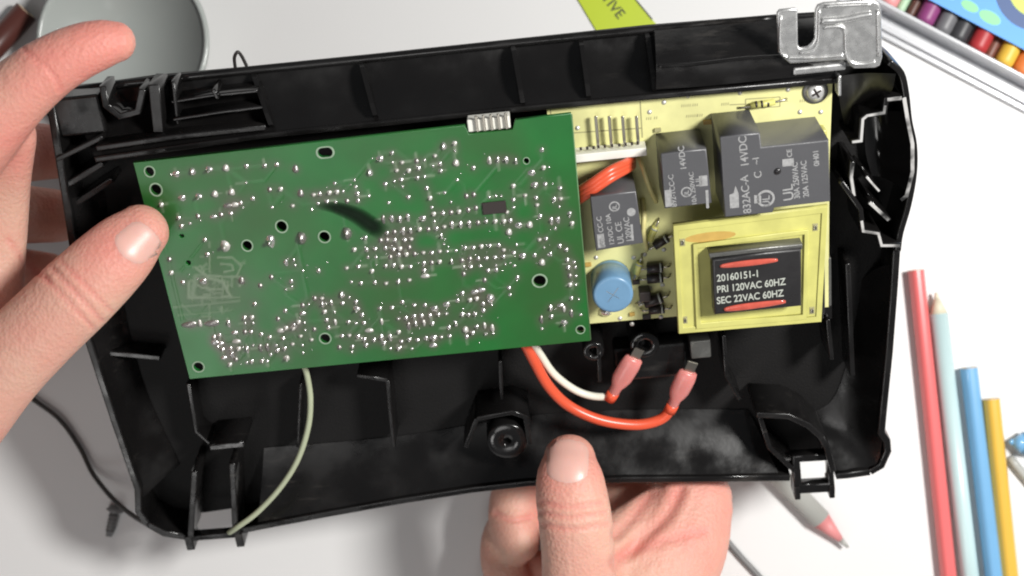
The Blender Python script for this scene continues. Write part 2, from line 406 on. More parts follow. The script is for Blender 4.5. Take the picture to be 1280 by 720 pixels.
# top rail: a deep ribbed channel
ra = [PL(x, y, -24) for x, y in ((70, 122), (300, 92), (640, 57), (975, 26), (1090, 15))]
rb = [PL(x, y, -9) for x, y in ((118, 196), (330, 166), (640, 134), (820, 117), (1046, 97))]
put('top_rail', strip(ra, rb, 12, -3.2), 'black', H)
put('rail_lip', tube([PL(x, y, -23.2) for x, y in ((66, 122), (118, 109), (300, 89), (460, 73), (640, 54), (810, 37), (970, 23))], 1.25, 10, 6), 'black', H)
put('rail_edge', wall([PL(x, y, -8.2).to_2d() for x, y in ((118, 200), (330, 170), (640, 138), (820, 121), (1046, 101))], 1.8, ZF, -8.2, .5), 'black', H)
def rib(p, q, t=1.3, proud=3.2, m='black', name='rib', zl=-24, zh=-9, dip=3.2):
    a = PL(*p, zl); b = PL(*q, zh); d = (b - a); nrm = Vector((0, -d.z, d.y)).normalized()
    if nrm.z < 0: nrm = -nrm
    s = Vector((t / 2, 0, 0)); vs = []
    N = 6
    for i in range(N + 1):
        u = i / N; c = a.lerp(b, u)
        lo = c + Vector((0, 0, -dip * math.sin(math.pi * u) - 1)); hi = c + nrm * (proud if 0 < i < N else proud * .55)
        vs += [lo - s, lo + s, hi + s, hi - s]
    fs = []
    for i in range(N):
        for k in range(4):
            fs.append((i * 4 + k, i * 4 + (k + 1) % 4, i * 4 + 4 + (k + 1) % 4, i * 4 + 4 + k))
    fs += [(3, 2, 1, 0), tuple(range(N * 4, N * 4 + 4))]
    bm = bmesh.new(); bv = [bm.verts.new(v) for v in vs]
    for f in fs: bm.faces.new([bv[i] for i in f])
    bmesh.ops.recalc_face_normals(bm, faces=bm.faces)
    return put(name, bm_mesh(bm), m, H)
for (p, q) in (((318, 95), (340, 160)), ((452, 80), (470, 148)), ((641, 58), (654, 132)), ((726, 52), (736, 124)), ((808, 42), (818, 116))):
    rib(p, q)
# raised cover of the right half of the rail
ca = [PL(x, y, -20) for x, y in ((818, 38), (900, 31), (972, 24))]
cb = [PL(x, y, -5.5) for x, y in ((820, 80), (900, 76), (985, 70))]
cc = [PL(x, y, -6.5) for x, y in ((820, 112), (900, 106), (1045, 91))]
put('rail_cover', strip(ca, cb, 8, 1.0), 'black', H)
put('rail_cover', strip(cb, cc, 8, .5), 'black', H)
put('cover_ridge', tube([PL(x, y, -5.4) for x, y in ((822, 83), (870, 80), (930, 73), (985, 70))], .55, 8, 6), 'black2', H)

# corner clip at the top left with its trough
def pw(pts, t, z0, z1, name, m='black', b=.35): return put(name, wall([PL(x, y, z1).to_2d() for x, y in pts], t, z0, z1, b), m, H)
pw(((128, 108), (132, 132), (150, 146), (172, 140), (178, 112)), 2.0, -22, -12, 'corner_clip', 'black2')
pw(((192, 106), (198, 166)), 3.2, -22, -11, 'rib')
pw(((214, 128), (262, 120), (322, 114)), 1.0, -22, -13.5, 'trough_ridge', 'black2')
pw(((216, 150), (280, 140), (330, 134)), 1.0, -20, -12, 'trough_ridge', 'black2')
pw(((216, 102), (222, 156)), 1.0, -22, -13, 'trough_ridge')
pw(((266, 112), (272, 124)), 1.2, -22, -12, 'trough_ridge', 'black2')
pw(((120, 186), (215, 172), (332, 160)), 1.6, -22, -8.0, 'rail_step')
pw(((70, 200), (128, 172)), 1.5, ZF, -12, 'rib')
pw(((78, 235), (128, 205)), 1.8, ZF, -14, 'rib')
pw(((84, 262), (140, 225)), 1.8, ZF, -17, 'rib')
pw(((92, 300), (150, 280)), 1.5, ZF, -17, 'rib')
pw(((136, 442), (200, 448)), 1.8, ZF, -19, 'rib')
put('corner_block', box(*(PL(76, 172, -14).to_2d()), ZF, *(PL(122, 118, -14).to_2d()), -14, .8), 'black', H)

# ribs on the floor and screw towers
pw(((484, 476), (492, 560)), 1.3, ZF, -14, 'rib')
pw(((446, 470), (484, 476)), 1.3, ZF, -14, 'rib')
pw(((376, 480), (372, 560)), 1.0, ZF, -18, 'rib')
pw(((235, 480), (245, 540), (262, 555)), 1.2, ZF, -17, 'rib')
pw(((625, 452), (627, 500)), 1.2, ZF, -14, 'rib')
pw(((748, 430), (750, 478)), 1.3, ZF, -13, 'rib')
pw(((905, 420), (908, 470), (925, 500)), 1.3, ZF, -13, 'rib')
pw(((1035, 400), (1040, 450)), 1.4, ZF, -12, 'rib')
pw(((1060, 330), (1066, 470)), 1.6, ZF, -15, 'rib')
def tower(px, py, r, z1, name='screw_tower', hole=.45):
    c = PL(px, py, z1)
    prof = [(r * 1.08, ZF - .3), (r, z1 - .4), (r - .4, z1), (r * hole + .2, z1), (r * hole, z1 - .4), (r * hole, z1 - 6), (0, z1 - 6)]
    put(name, lathe(prof, 28, c.to_2d()), 'black2', H)
tower(634, 552, 6.6, -11, hole=.2); tower(806, 432, 4.6, -13); tower(742, 440, 3.4, -13)
pw(((596, 524), (640, 516), (657, 522), (662, 556)), 1.6, ZF, -10.5, 'tower_wall')
pw(((596, 524), (582, 560)), 1.6, ZF, -12, 'tower_wall')
put('terminal_block', box(*(PL(770, 478, -19).to_2d()), ZF, *(PL(858, 428, -19).to_2d()), -19, 1.0), 'black', H)
put('bright_tab', box(*(PL(864, 449, -16).to_2d()), ZF, *(PL(888, 425, -16).to_2d()), -16, .4), 'coreedge', H)

# latches with square windows on the bottom edge
pw(((946, 519), (986, 521), (1010, 532), (1028, 548)), 2.0, ZF, -8, 'latch_tower')
pw(((1026, 546), (1034, 560), (1042, 590)), 2.0, ZF, -9, 'latch_tower')
pw(((950, 522), (962, 560), (994, 590)), 1.6, ZF, -12, 'latch_tower')
fr = P2([(990, 569), (1040, 566), (1044, 614), (992, 617)], -13)
fw = P2([(1000, 577), (1033, 575), (1035, 603), (1002, 605)], -13)
put('latch_frame', prism(fr, -16.5, -12.4, holes=[fw], bevel=.5), 'black2', H)
put('latch_prong', box(*(PL(993, 623, -13).to_2d()), -20, *(PL(1000, 606, -13).to_2d()), -11.8, .4), 'black', H)
put('latch_prong', box(*(PL(1036, 621, -13).to_2d()), -20, *(PL(1043, 604, -13).to_2d()), -11.8, .4), 'black', H)
pw(((243, 590), (238, 672)), 2.0, ZF, -11, 'latch_tower')
pw(((290, 580), (294, 668)), 2.0, ZF, -11, 'latch_tower')
pw(((262, 560), (305, 556)), 2.0, ZF, -11, 'latch_tower')
pw(((236, 674), (300, 669)), 2.0, -15.5, -11.6, 'latch_bar', 'black2')
put('latch_prong', box(*(PL(235, 685, -13).to_2d()), -20, *(PL(241, 668, -13).to_2d()), -11.4, .4), 'black', H)
put('latch_prong', box(*(PL(297, 681, -13).to_2d()), -20, *(PL(303, 664, -13).to_2d()), -11.4, .4), 'black', H)

# stepped clip pocket on the right side
put('pocket_wall', wall([p.to_2d() for p in smooth_line(pocket, 4)], 2.0, ZF - .4, -11.5, .45), 'black2', H)
pw(((1050, 82), (1072, 79)), 2.0, ZF, -9, 'pocket_step', 'black2')
pw(((1127, 123), (1108, 125), (1106, 141), (1083, 145), (1078, 149), (1076, 176), (1064, 178)), 1.5, ZF, -10, 'pocket_step', 'black2')
pw(((1066, 202), (1064, 222), (1068, 246)), 1.6, ZF, -10, 'pocket_step', 'black2')
pw(((1082, 220), (1100, 240)), 1.0, ZF, -10, 'pocket_rib', 'black2')
pw(((1086, 252), (1112, 276)), 1.5, ZF, -10, 'pocket_rib', 'black2')
pw(((1052, 228), (1076, 262), (1079, 289), (1098, 292), (1102, 307), (1126, 307)), 1.5, ZF, -9.5, 'pocket_step', 'black2')
def rim(pts, t, z): put('rim_glint', wall([PL(x, y, z).to_2d() for x, y in pts], t, z - .2, z + .15, .08), 'scuff_glint', H)  # pale strip painting the bright highlight along a pocket rim
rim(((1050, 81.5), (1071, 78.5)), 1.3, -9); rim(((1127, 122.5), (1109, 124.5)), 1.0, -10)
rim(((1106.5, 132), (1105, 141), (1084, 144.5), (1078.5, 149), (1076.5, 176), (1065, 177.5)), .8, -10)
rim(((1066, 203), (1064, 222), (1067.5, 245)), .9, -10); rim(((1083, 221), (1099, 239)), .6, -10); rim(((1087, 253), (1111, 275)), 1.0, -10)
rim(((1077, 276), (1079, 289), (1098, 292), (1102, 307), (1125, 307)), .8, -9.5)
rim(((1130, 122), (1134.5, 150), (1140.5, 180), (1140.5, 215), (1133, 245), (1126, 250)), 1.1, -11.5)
pa = [PL(x, y, -24) for x, y in ((1080, 150), (1082, 190), (1090, 220))]
pb = [PL(x, y, -13) for x, y in ((1136, 140), (1139, 190), (1134, 240))]
put('pocket_floor', strip(pa, pb, 8, -4), 'black2', H)
pa = [PL(x, y, -22) for x, y in ((1046, 96), (1050, 130), (1056, 160))]
pb = [PL(x, y, -12) for x, y in ((1120, 92), (1112, 118), (1082, 142))]
put('pocket_floor', strip(pa, pb, 8, -2), 'black2', H)
put('pocket_post', box(*(PL(1028, 400, -16).to_2d()), ZF, *(PL(1040, 338, -16).to_2d()), -16, .5), 'black', H)
put('bright_tab', box(*(PL(1035, 383, -12).to_2d()), -18, *(PL(1039, 322, -12).to_2d()), -12, .3), 'coreedge', H)

# little loop of black wire on the rail
lo = put('wire_loop', tube([PX(TW(294, 84, 118)), PX(TW(293, 72, 122)), PX(TW(297, 65, 124)), PX(TW(302, 70, 122)), PX(TW(308, 82, 118))], .5, 8, 6), 'wirek', frame=PMm)
tag(lo, 'tiny loop of thin black wire standing on the top edge of the black cover', 'wire')

# ------------------------------------------------------------------ green circuit board
G = thing('green_circuit_board', 'large green circuit board, solder side up, dotted with bright solder joints', 'circuit board', (0, 0, -1.6), PMm)
gc = [PL(166.5, 203.5), PL(581, 157), PL(586, 168), PL(641, 162), PL(644, 150), PL(714, 142), PL(738, 426), PL(237, 474)]
gout = [p.to_2d() for p in gc]
crops = {}
dots = []      # (px, py, size px)
def D(x0, y0, txt):
    for t in txt.split():
        a = t.split(','); k = a[2] if len(a) > 2 else 'm'
        dots.append((x0 + float(a[0]) / 6, y0 + float(a[1]) / 6, k))
D(170, 170, '300,285,b 425,268,b 548,250,b 675,240,b 828,227 827,350,s 345,465,b 470,453,b 592,435,b 718,420,b 876,470 190,515 210,640 320,615 465,602 340,678 405,655,s 580,605,w 638,590 712,580 690,522,w 740,515,w 785,503')
D(320, 160, '65,283 157,275 297,308,b 103,462 185,458 335,490,b 275,583 432,500 478,495 550,485 607,480 590,415,s 655,475,s 465,565,s 532,550 597,555,s 683,548 760,493 765,547 740,390,s 748,440,s 850,510,s 120,595,s 420,612,s')
D(450, 160, '150,232,b 75,335,b 240,187 245,258,s 315,258 275,318 365,320 425,248 440,303 485,240,s 562,208 548,285,s 600,270 605,322 430,375 487,365,s 310,387 258,400,s 190,420 320,440,s 628,137,b 710,115 712,170,s 720,262,b 850,300 730,390,s 500,452 525,525 362,518 70,515,s 215,560,s 635,485,s 683,555,s 538,595,s 798,510 853,500')
D(590, 150, '130,305,t 195,300,t 258,300,t 330,310,t 525,225 537,358 447,395,b 470,488,b 550,480 310,495 15,360 310,597 312,655,s 398,565 480,583 488,637 660,510 615,595 665,590 655,650,s 733,700 30,660 262,690 130,580,s 180,570,s 220,570,s 15,560,s')
D(190, 270, '397,180 550,225,B 415,290 130,325 145,425 232,497 385,490,b 672,485,b 770,660 812,522 895,458 890,190,B')
D(330, 270, '285,165,B 625,130,B 760,165 875,183 922,180 922,128 910,242 678,252 770,255 833,245 165,350,t 225,330,s 235,370,s 292,410,s 45,458 410,412 205,490 210,530,s 165,550,s 620,390 708,380 810,413 912,375 727,505 832,500 915,505 655,495,s')
D(450, 260, '175,85,t 238,80,t 300,85,t 360,70,t 190,185 258,180 323,172,t 380,170,t 155,243 203,240 262,243 335,240 385,233 190,300 250,310 300,305 370,295 228,368 290,352 348,348 410,345 475,335 538,335 598,325 655,325,s 190,435 252,430 312,440 378,440 480,415 538,410 597,403 688,403,t 765,393 825,380 887,380 948,375 780,440,s 830,440 900,435,s 778,495 480,470 490,510,w 115,562 195,565,t 287,555 370,540 10,565 90,475 40,228 50,315 115,305 60,370,s 120,370,s 470,80,b 447,160 512,160 573,155 632,140 553,45 622,40 683,33 742,28 812,15 868,12 560,100,s 690,125,t 755,125,t 820,120,t 885,110 945,100 612,212,t 630,270,s 787,300 850,297 910,288 720,320,s 767,640 910,615,w 825,690 875,680 733,695 935,540')
D(590, 250, '45,172 110,165 175,160 240,160 287,155 350,190,b 432,185,b 262,95 487,38 510,123 595,155,t 645,150,t 653,65,s 732,105 750,175 625,215,s 277,240,b 505,297 555,290 540,355,s 657,345 708,372 587,407 470,415 525,468,b 380,420,b 313,395 238,375 235,425 172,430 107,435 47,440 10,357 70,347 132,343 200,340 335,335,s 250,480,s 180,490,s 60,490,s 120,528 182,525 317,493,s 342,582 97,600 277,658 285,710,s 715,450 722,507 733,567 735,635 765,465,s 775,505,s 780,570,s 780,635,s')
D(210, 360, '655,120 160,275,W 330,265,W 240,265,t 455,265,t 572,225 630,220 580,265,s 640,265,s 345,370 388,355 500,335,w 577,330 623,328 515,400,w 410,460 470,455 530,455 595,460,t 693,450,t 745,445,t 640,430,s 480,500,t 420,522,w 510,535 465,573 627,553 705,550 590,560,s 745,550,s 700,348 762,370 770,500,s 820,470 810,430,s 350,410,w 395,415,w 375,440,s 880,172 825,232 845,320,w 885,300 940,300 863,378 935,420 875,455 890,525,b')
D(340, 350, '230,190 275,180,s 320,137 375,137 445,170,t 380,185,t 230,250,w 395,238 470,240,s 200,315 165,340 245,320,s 410,303 475,315,t 107,362 160,365 250,375,s 317,370 425,360 215,420 297,447 230,490,s 235,547,s 525,110,b 580,130,s 528,175 630,165 635,217,b 675,263 573,315 630,325,s 690,322 730,378,w 525,420 580,415 645,425 693,447 765,450 823,430,t 888,430,t 505,505 603,500 600,540,s 705,490 840,475 950,390 810,213 900,207 823,310,t 665,25 775,25 855,25,t 940,20,t 890,515,s 950,515')
D(470, 340, '198,228 287,248 367,250 440,275,b 530,243,b 612,217,b 650,160 740,150,w 707,208 753,200 858,198,B 868,245,s 803,240 805,288 167,350 225,347 285,333 343,328 405,325 468,318 528,312 245,405,t 300,390,t 360,380,t 422,388 545,418 600,390,t 645,320 693,320 743,317 672,432,b 680,485 725,457 755,410 822,465 815,400,t 873,420,t 880,460,s 175,440 190,520 250,508 312,510 375,497 432,495,b 490,487 552,480 430,550,w 270,575,s 185,565,s')
D(600, 330, '218,180 225,245 460,415,t 465,485,s 530,330,t 535,395 605,310,w 630,335,t 630,440,b 685,370,t 685,255 740,262,s 755,380,s')
uniq = []
for d in dots:
    if all((d[0] - u[0]) ** 2 + (d[1] - u[1]) ** 2 > 9 for u in uniq): uniq.append(d)
SZ = {'s': (1.7, 1.7), 'm': (2.5, 2.5), 'b': (3.6, 3.6), 'B': (5.0, 6.2), 't': (2.2, 4.2), 'w': (4.6, 2.2), 'W': (8.5, 3.6)}
SZ = {k: (a * 1.2, b * 1.2) for k, (a, b) in SZ.items()}   # half extents in photo px
holes_px = [(187, 214.5, 5.5, 5.5), (195, 237, 6.5, 6.5), (406.5, 190.5, 9, 5.5), (658, 201, 3.4, 3.4), (309, 307, 6, 6), (352, 283, 6.5, 6.5), (405.5, 296, 6.5, 6.2), (674.5, 351, 8, 7), (248, 458.5, 6.5, 6), (406.5, 423, 6.5, 6), (725.5, 412, 5, 4.6), (235.5, 328.5, 3, 3), (227, 295, 3, 2)]
def hole_poly(h, k=1.0):
    c = PL(h[0], h[1]); s = .235
    rx, ry = h[2] * s * k, h[3] * s * 1.12 * k
    if rx > ry * 1.3: return rrect(c.x - rx, c.y - ry, c.x + rx, c.y + ry, ry * .95, 5)
    return circle(c, rx, 20, ry)
gb = put('board', prism(gout, -1.6, 0, holes=[hole_poly(h) for h in holes_px], bevel=.12), 'pcb', G)
for h in holes_px[:11]:
    o_ = hole_poly(h, 1.28); i_ = hole_poly(h, 1.0)
    put('hole_rim', prism(o_, -.05, .10, holes=[i_], bevel=.03), 'rim_green', G)
# printed layer: flux residue with a painted sheen, buried copper and bare tracks on a fine sheet
jl = [(PL(x, y), k) for x, y, k in uniq]
x0 = min(p.x for p in gout); x1 = max(p.x for p in gout); y0 = min(p.y for p in gout); y1 = max(p.y for p in gout)
CS = .45; nx = int((x1 - x0) / CS); ny = int((y1 - y0) / CS)
import numpy as np
gx = x0 + (np.arange(nx + 1)) * CS; gy = y0 + (np.arange(ny + 1)) * CS
GX, GY = np.meshgrid(gx, gy)
flux_sheen = np.zeros_like(GX); trace = np.zeros_like(GX); bare = np.zeros_like(GX)
for p, k in jl:
    big = {'s': .16, 'm': .26, 'b': .34, 'B': .4, 't': .3, 'w': .3, 'W': .4}[k]
    flux_sheen += big * np.exp(-((GX - p.x) ** 2 + (GY - p.y) ** 2) / (2 * 1.55 ** 2))
flux_sheen = np.clip(flux_sheen * 1.55 - .10, 0, .88)
def seg_draw(arr, a, b, wd, val):
    ax, ay = a; bx, by = b; L2 = (bx - ax) ** 2 + (by - ay) ** 2 + 1e-9
    t = np.clip(((GX - ax) * (bx - ax) + (GY - ay) * (by - ay)) / L2, 0, 1)
    d = np.hypot(GX - ax - t * (bx - ax), GY - ay - t * (by - ay))
    np.maximum(arr, val * np.clip(1.35 - d / wd, 0, 1), out=arr)
rng = random.Random(3)
js = [p for p, k in jl]
for i in range(230):
    a = rng.choice(js); cand = sorted(js, key=lambda q: (q - a).length)[1:14]; b = rng.choice(cand)
    if abs(b.x - a.x) > abs(b.y - a.y): mid = (b.x - math.copysign(abs(b.y - a.y), b.x - a.x), a.y)
    else: mid = (a.x, b.y - math.copysign(abs(b.x - a.x), b.y - a.y))
    wd = rng.choice((.4, .5, .7)); vv = rng.uniform(.35, .8)
    seg_draw(trace, (a.x, a.y), mid, wd, vv); seg_draw(trace, mid, (b.x, b.y), wd, vv)
def bt(pts, wd=.55, val=.9):
    q = [PL(x, y) for x, y in pts]
    for a, b in zip(q, q[1:]): seg_draw(bare, (a.x, a.y), (b.x, b.y), wd * .7, val * .5)
bt([(245, 335), (262, 348), (278, 352), (288, 370)], .8); bt([(238, 350), (252, 360), (268, 362)], .6); bt([(250, 332), (258, 345), (276, 345), (284, 360)], .5)
bt([(272, 322), (290, 322), (302, 332), (296, 345)], .55); bt([(276, 330), (290, 331), (292, 338), (280, 340)], .5); bt([(262, 318), (262, 340)], .5)
bt([(236, 352), (236, 372), (262, 372)], .9, .75); bt([(245, 345), (240, 372)], 1.3, .6); bt([(280, 346), (300, 346), (300, 358)], .6, .8); bt([(285, 352), (285, 364)], .5)
bt([(215, 384), (262, 380), (300, 376)], .6, .45); bt([(222, 394), (262, 391), (290, 388)], .5, .4); bt([(262, 380), (262, 400)], .5, .5); bt([(240, 372), (300, 372)], .5, .6)
bt([(704, 330), (718, 330)], .4, .6); bt([(714, 325), (716, 362)], .6, .35)
rt = random.Random(11)
for i in range(46):
    x, y = rt.gauss(265, 20), rt.gauss(355, 22); L_ = rt.uniform(4, 14); a_ = rt.choice((0, .5, 1, 1.5, .25, .75)) * math.pi
    bt([(x, y), (x + L_ * math.cos(a_), y - L_ * math.sin(a_))], rt.uniform(.35, .7), rt.uniform(.25, .7))
for i in range(150):
    a = rt.choice(js); L_ = rt.uniform(1.2, 3.2); a_ = rt.choice((0, .5, 1, 1.5)) * math.pi
    seg_draw(bare, (a.x, a.y), (a.x + L_ * math.cos(a_), a.y + L_ * math.sin(a_)), rt.uniform(.3, .55), rt.uniform(.2, .5))
sheen = np.zeros_like(GX)
cq = PL(262, 368); sheen = .62 * np.exp(-(((GX - cq.x) / 14) ** 2 + ((GY - cq.y) / 9) ** 2))
flux_sheen = np.clip(flux_sheen + sheen * .8, 0, .92)  # glossy reflection on the board painted into the colour mask
inside = np.ones_like(GX, bool)
n = len(gout)
# inset of the board edge, keep clear of holes
quad = [PL(166.5, 203.5), PL(714, 142), PL(738, 426), PL(237, 474)]
for i in range(4):
    a = quad[i]; b = quad[(i + 1) % 4]; e = (b - a).normalized()
    inside &= ((GX - a.x) * (-e.y) + (GY - a.y) * e.x) < -.35
nt0 = PL(576, 157); nt1 = PL(650, 170)
inside &= ~((GX > nt0.x) & (GX < nt1.x) & (GY > nt1.y - 1.0))
for h in holes_px:
    c = PL(h[0], h[1]); s = .235; inside &= (((GX - c.x) / (h[2] * s + .62)) ** 2 + ((GY - c.y) / (h[3] * s * 1.12 + .62)) ** 2) > 1
vid = -np.ones(GX.shape, int); idx = np.argwhere(inside)
verts = []
for k_, (j, i) in enumerate(idx):
    vid[j, i] = k_; verts.append((GX[j, i], GY[j, i], .03))
faces = []
for j in range(ny):
    for i in range(nx):
        q = (vid[j, i], vid[j, i + 1], vid[j + 1, i + 1], vid[j + 1, i])
        if min(q) >= 0: faces.append(tuple(int(v) for v in q))
sheet = mesh_from(verts, faces)
ca_ = sheet.color_attributes.new('print', 'FLOAT_COLOR', 'POINT')
col = np.ones((len(idx), 4), np.float32)
col[:, 0] = flux_sheen[inside]; col[:, 1] = trace[inside] * .45; col[:, 2] = bare[inside]
ca_.data.foreach_set('color', col.ravel())
put('solder_mask', sheet, 'pcb', G)
# solder joints
def blob(sx, sy, h, seed, lead=False):
    r = random.Random(seed); prof = [(1.0, -.1), (.92, .18), (.66, .55), (.34, .85), (.16, 1.0)]
    if lead: prof = [(1.0, -.1), (.85, .2), (.52, .5), (.32, .8), (.27, 1.5), (.22, 1.62)]
    vs, fs = [], []; S = 9; ph = r.uniform(0, 6); lx, ly = r.uniform(-.18, .18), r.uniform(-.18, .18)
    for i, (q, z) in enumerate(prof):
        for k in range(S):
            a = 2 * math.pi * k / S; wob = 1 + .1 * math.sin(3 * a + ph)
            vs.append((q * sx * wob * math.cos(a) + lx * z * sx, q * sy * wob * math.sin(a) + ly * z * sy, z * h))
    for i in range(len(prof) - 1):
        for k in range(S): a, b = i * S + k, i * S + (k + 1) % S; fs.append((a, b, b + S, a + S))
    fs.append(tuple(range((len(prof) - 1) * S, len(prof) * S)))
    return vs, fs
S_ = .236
bl = {}
for k, (a, b) in SZ.items():
    bl[k] = []
    for v in range(7):
        r = random.Random(ord(k) + v * 13); h = {'s': .35, 'm': .55, 'b': .85, 'B': 1.4, 't': .5, 'w': .45, 'W': .6}[k] * r.uniform(.7, 1.3)
        f_ = r.uniform(.8, 1.2); bl[k].append(blob(a * S_ * f_, b * S_ * 1.1 * r.uniform(.85, 1.2), h, ord(k) * 7 + v, v % 2 == 0 and k in 'mbBt'))
blm = {k: [mesh_from(v, f, True) for v, f in L] for k, L in bl.items()}
for k in blm:
    for i, me in enumerate(blm[k]): me.materials.append(M[('solder', 'solder', 'solder_dull', 'solder_grey', 'solder', 'solder_dull', 'solder')[i % 7]])
order = sorted(uniq, key=lambda d: -SZ[d[2]][0] * SZ[d[2]][1])
rest_v, rest_f = [], []
for i, (x, y, k) in enumerate(order):
    p = PL(x, y); v = rng.randrange(7)
    if i < 300:
        put('solder_joint', blm[k][v], 'solder_dull' if (k in 'wWs' and rng.random() < .6) else 'solder', G, loc=(p.x, p.y, .04))
    else:
        o_ = len(rest_v); vs, fs = bl[k][v]
        rest_v += [(a[0] + p.x, a[1] + p.y, a[2] + .04) for a in vs]; rest_f += [tuple(t + o_ for t in f) for f in fs]
# fine solder specks and clipped leads between the joints
for i in range(140):
    a = rng.choice(js); p = a + Vector((rng.gauss(0, 1.7), rng.gauss(0, 1.5), 0))
    if not (x0 + 4 < p.x < x1 - 3 and y0 + 3 < p.y < y1 - 4): continue
    if min((p - q).length for q in js) < .75: continue
    if any(math.hypot(p.x - PL(h[0], h[1]).x, p.y - PL(h[0], h[1]).y) < 2.4 for h in holes_px): continue
    vs, fs = blob(rng.uniform(.16, .34), rng.uniform(.16, .4), rng.uniform(.15, .35), i); o_ = len(rest_v)
    rest_v += [(b[0] + p.x, b[1] + p.y, b[2] + .03) for b in vs]; rest_f += [tuple(t + o_ for t in f) for f in fs]
r_ = put('solder_specks', mesh_from(rest_v, rest_f, True), 'solder', G); tag(r_, kind='stuff')
# white header in the notch
a = PL(583, 166, -1); b = PL(640, 150, -1)
hd = put('header', box(a.x + .6, a.y + .2, -5, b.x - .6, b.y + 1.4, -.6, .3), 'white', G)
for i in range(5):
    q = PL(596 + i * 9.2, 157 - i * .9, .6); sub('header_pin', box(q.x - .38, q.y - 2.0, -.55, q.x + .38, q.y + 2.6, .35, .12), 'pin', hd)
# chip seen through the joints, and a dark streak fading at its edges
a = PL(604, 268); b = PL(632, 250); put('dark_chip', box(a.x, a.y, .05, b.x, b.y, .55, .2), 'dark', G)
q = smooth_line([PL(394, 257, .12), PL(420, 260, .12), PL(445, 269, .12), PL(462, 280, .12), PL(482, 293, .12)], 10)
vv, ff, al = [], [], []
for i, p in enumerate(q):
    u = i / (len(q) - 1); d = (q[min(i + 1, len(q) - 1)] - q[max(0, i - 1)]).normalized(); nn = Vector((-d.y, d.x, 0)); wd = .5 + 2.6 * math.sin(math.pi * min(1, u * .6 + .06))
    for k in range(13):
        t = k / 6 - 1; vv.append(p + nn * t * wd); al.append(max(0, 1 - abs(t) ** 1.6) ** .8 * min(1, u * 4) * min(1, (1 - u) * 6))
for i in range(len(q) - 1):
    for k in range(12): ff.append((i * 13 + k, i * 13 + k + 1, i * 13 + 14 + k, i * 13 + 13 + k))
sm_ = mesh_from(vv, ff, True); at_ = sm_.attributes.new('streak_tint', 'FLOAT', 'POINT'); at_.data.foreach_set('value', al)
sn = M['streak_tint'].node_tree; an_ = sn.nodes.new('ShaderNodeAttribute'); an_.attribute_name = 'streak_tint'
sn.links.new(an_.outputs['Fac'], sn.nodes['Principled BSDF'].inputs['Alpha'])
put('dark_streak', sm_, 'streak_tint', G)
put('rim_bead', tube([Vector((p.x, p.y, -.15)) for p in (PL(714.5, 143), PL(738.2, 425))], .22, 8, 1), 'pcb_edge', G)

# ------------------------------------------------------------------ yellow power board
YZ = -12.0
Y = thing('yellow_power_board', 'pale yellow power board with three grey relays and a transformer', 'circuit board', (105, 10, YZ - 1.6), PMm)
yo = P2([(683, 129), (1041, 96), (1037, 200), (1036, 384), (842, 396), (700, 408)], YZ)
put('board', prism(yo, YZ - 1.6, YZ, bevel=.15), 'yboard', Y)
put('standoff', lathe([(3.2, ZF), (3.2, YZ - 1.7)], 16, PL(1018, 113, YZ)), 'black', Y)
def yl(px, py): return PL(px, py, YZ)
# screw with washer
c = yl(1019, 114); sp = put('screw', lathe([(3.1, YZ + .02), (3.1, YZ + .5), (2.6, YZ + .55), (2.6, YZ + .9), (2.3, YZ + 1.5), (1.2, YZ + 1.9), (0, YZ + 2.0)], 28, c), 'screw', Y)
for ang in (.5, .5 + math.pi / 2):
    me = box(-1.5, -.3, 0, 1.5, .3, .3, .05); me.transform(Matrix.Translation(Vector((c.x, c.y, YZ + 1.72)) * MM) @ Matrix.Rotation(ang, 4, 'Z')); sub('cross_slot', me, 'dark', sp)
sub('washer', lathe([(3.7, YZ + .01), (3.7, YZ + .35), (3.2, YZ + .4)], 28, c), 'coreedge', sp)
# silkscreen marks
sk = []
def line_box(p, q, wd=.25): 
    a = yl(*p); b = yl(*q); return prism(offset_poly([a.to_2d(), b.to_2d()], wd), YZ + .01, YZ + .06, bevel=.01)
for p, q in (((688, 134), (800, 123)), ((688, 134), (690, 168)), ((800, 123), (803, 172)), ((690, 168), (803, 160)), ((1042, 100), (1042, 101))):
    if p[0] < 1000: sk.append(line_box(p, q, .35))
for p, q in (((932, 124), (975, 121)), ((932, 136), (975, 133)), ((932, 124), (932, 136)), ((975, 121), (975, 133)), ((912, 131), (932, 130)), ((975, 127), (985, 126))):
    sk.append(line_box(p, q, .3))
for (x, y, l) in ((852, 134, 10), (866, 133, 6), (808, 150, 7), (818, 149, 5), (902, 132, 8), (858, 147, 12), (872, 146, 6), (1000, 128, 8)):
    for i in range(int(l / 2)):
        sk.append(line_box((x + i * 2.6, y - i * .2), (x + i * 2.6 + .6, y - 3.4 - i * .2), .22)); 
put('silkscreen_mark', join(sk), 'silk', Y)
# small resistor above the big relay
q = yl(953, 128); rs = put('resistor', tube([Vector((q.x - 3.6, q.y - .4, YZ + 1.1)), Vector((q.x + 3.4, q.y + .2, YZ + 1.1))], 1.0, 12, 1), 'yplate', Y)
sub('lead', tube([Vector((q.x - 7, q.y - .7, YZ + .3)), Vector((q.x - 5, q.y - .5, YZ + 1.1)), Vector((q.x + 5, q.y + .3, YZ + 1.1)), Vector((q.x + 7, q.y + .5, YZ + .3))], .3, 8, 4), 'pin', rs)
for t in (-2, -.4, 1.4): sub('colour_band', lathe([(1.06, -.3), (1.06, .3)], 12), 'dark', rs).matrix_local = Matrix.Translation(Vector((q.x + t, q.y - .1, YZ + 1.1)) * MM) @ Matrix.Rotation(math.pi / 2, 4, 'Y')
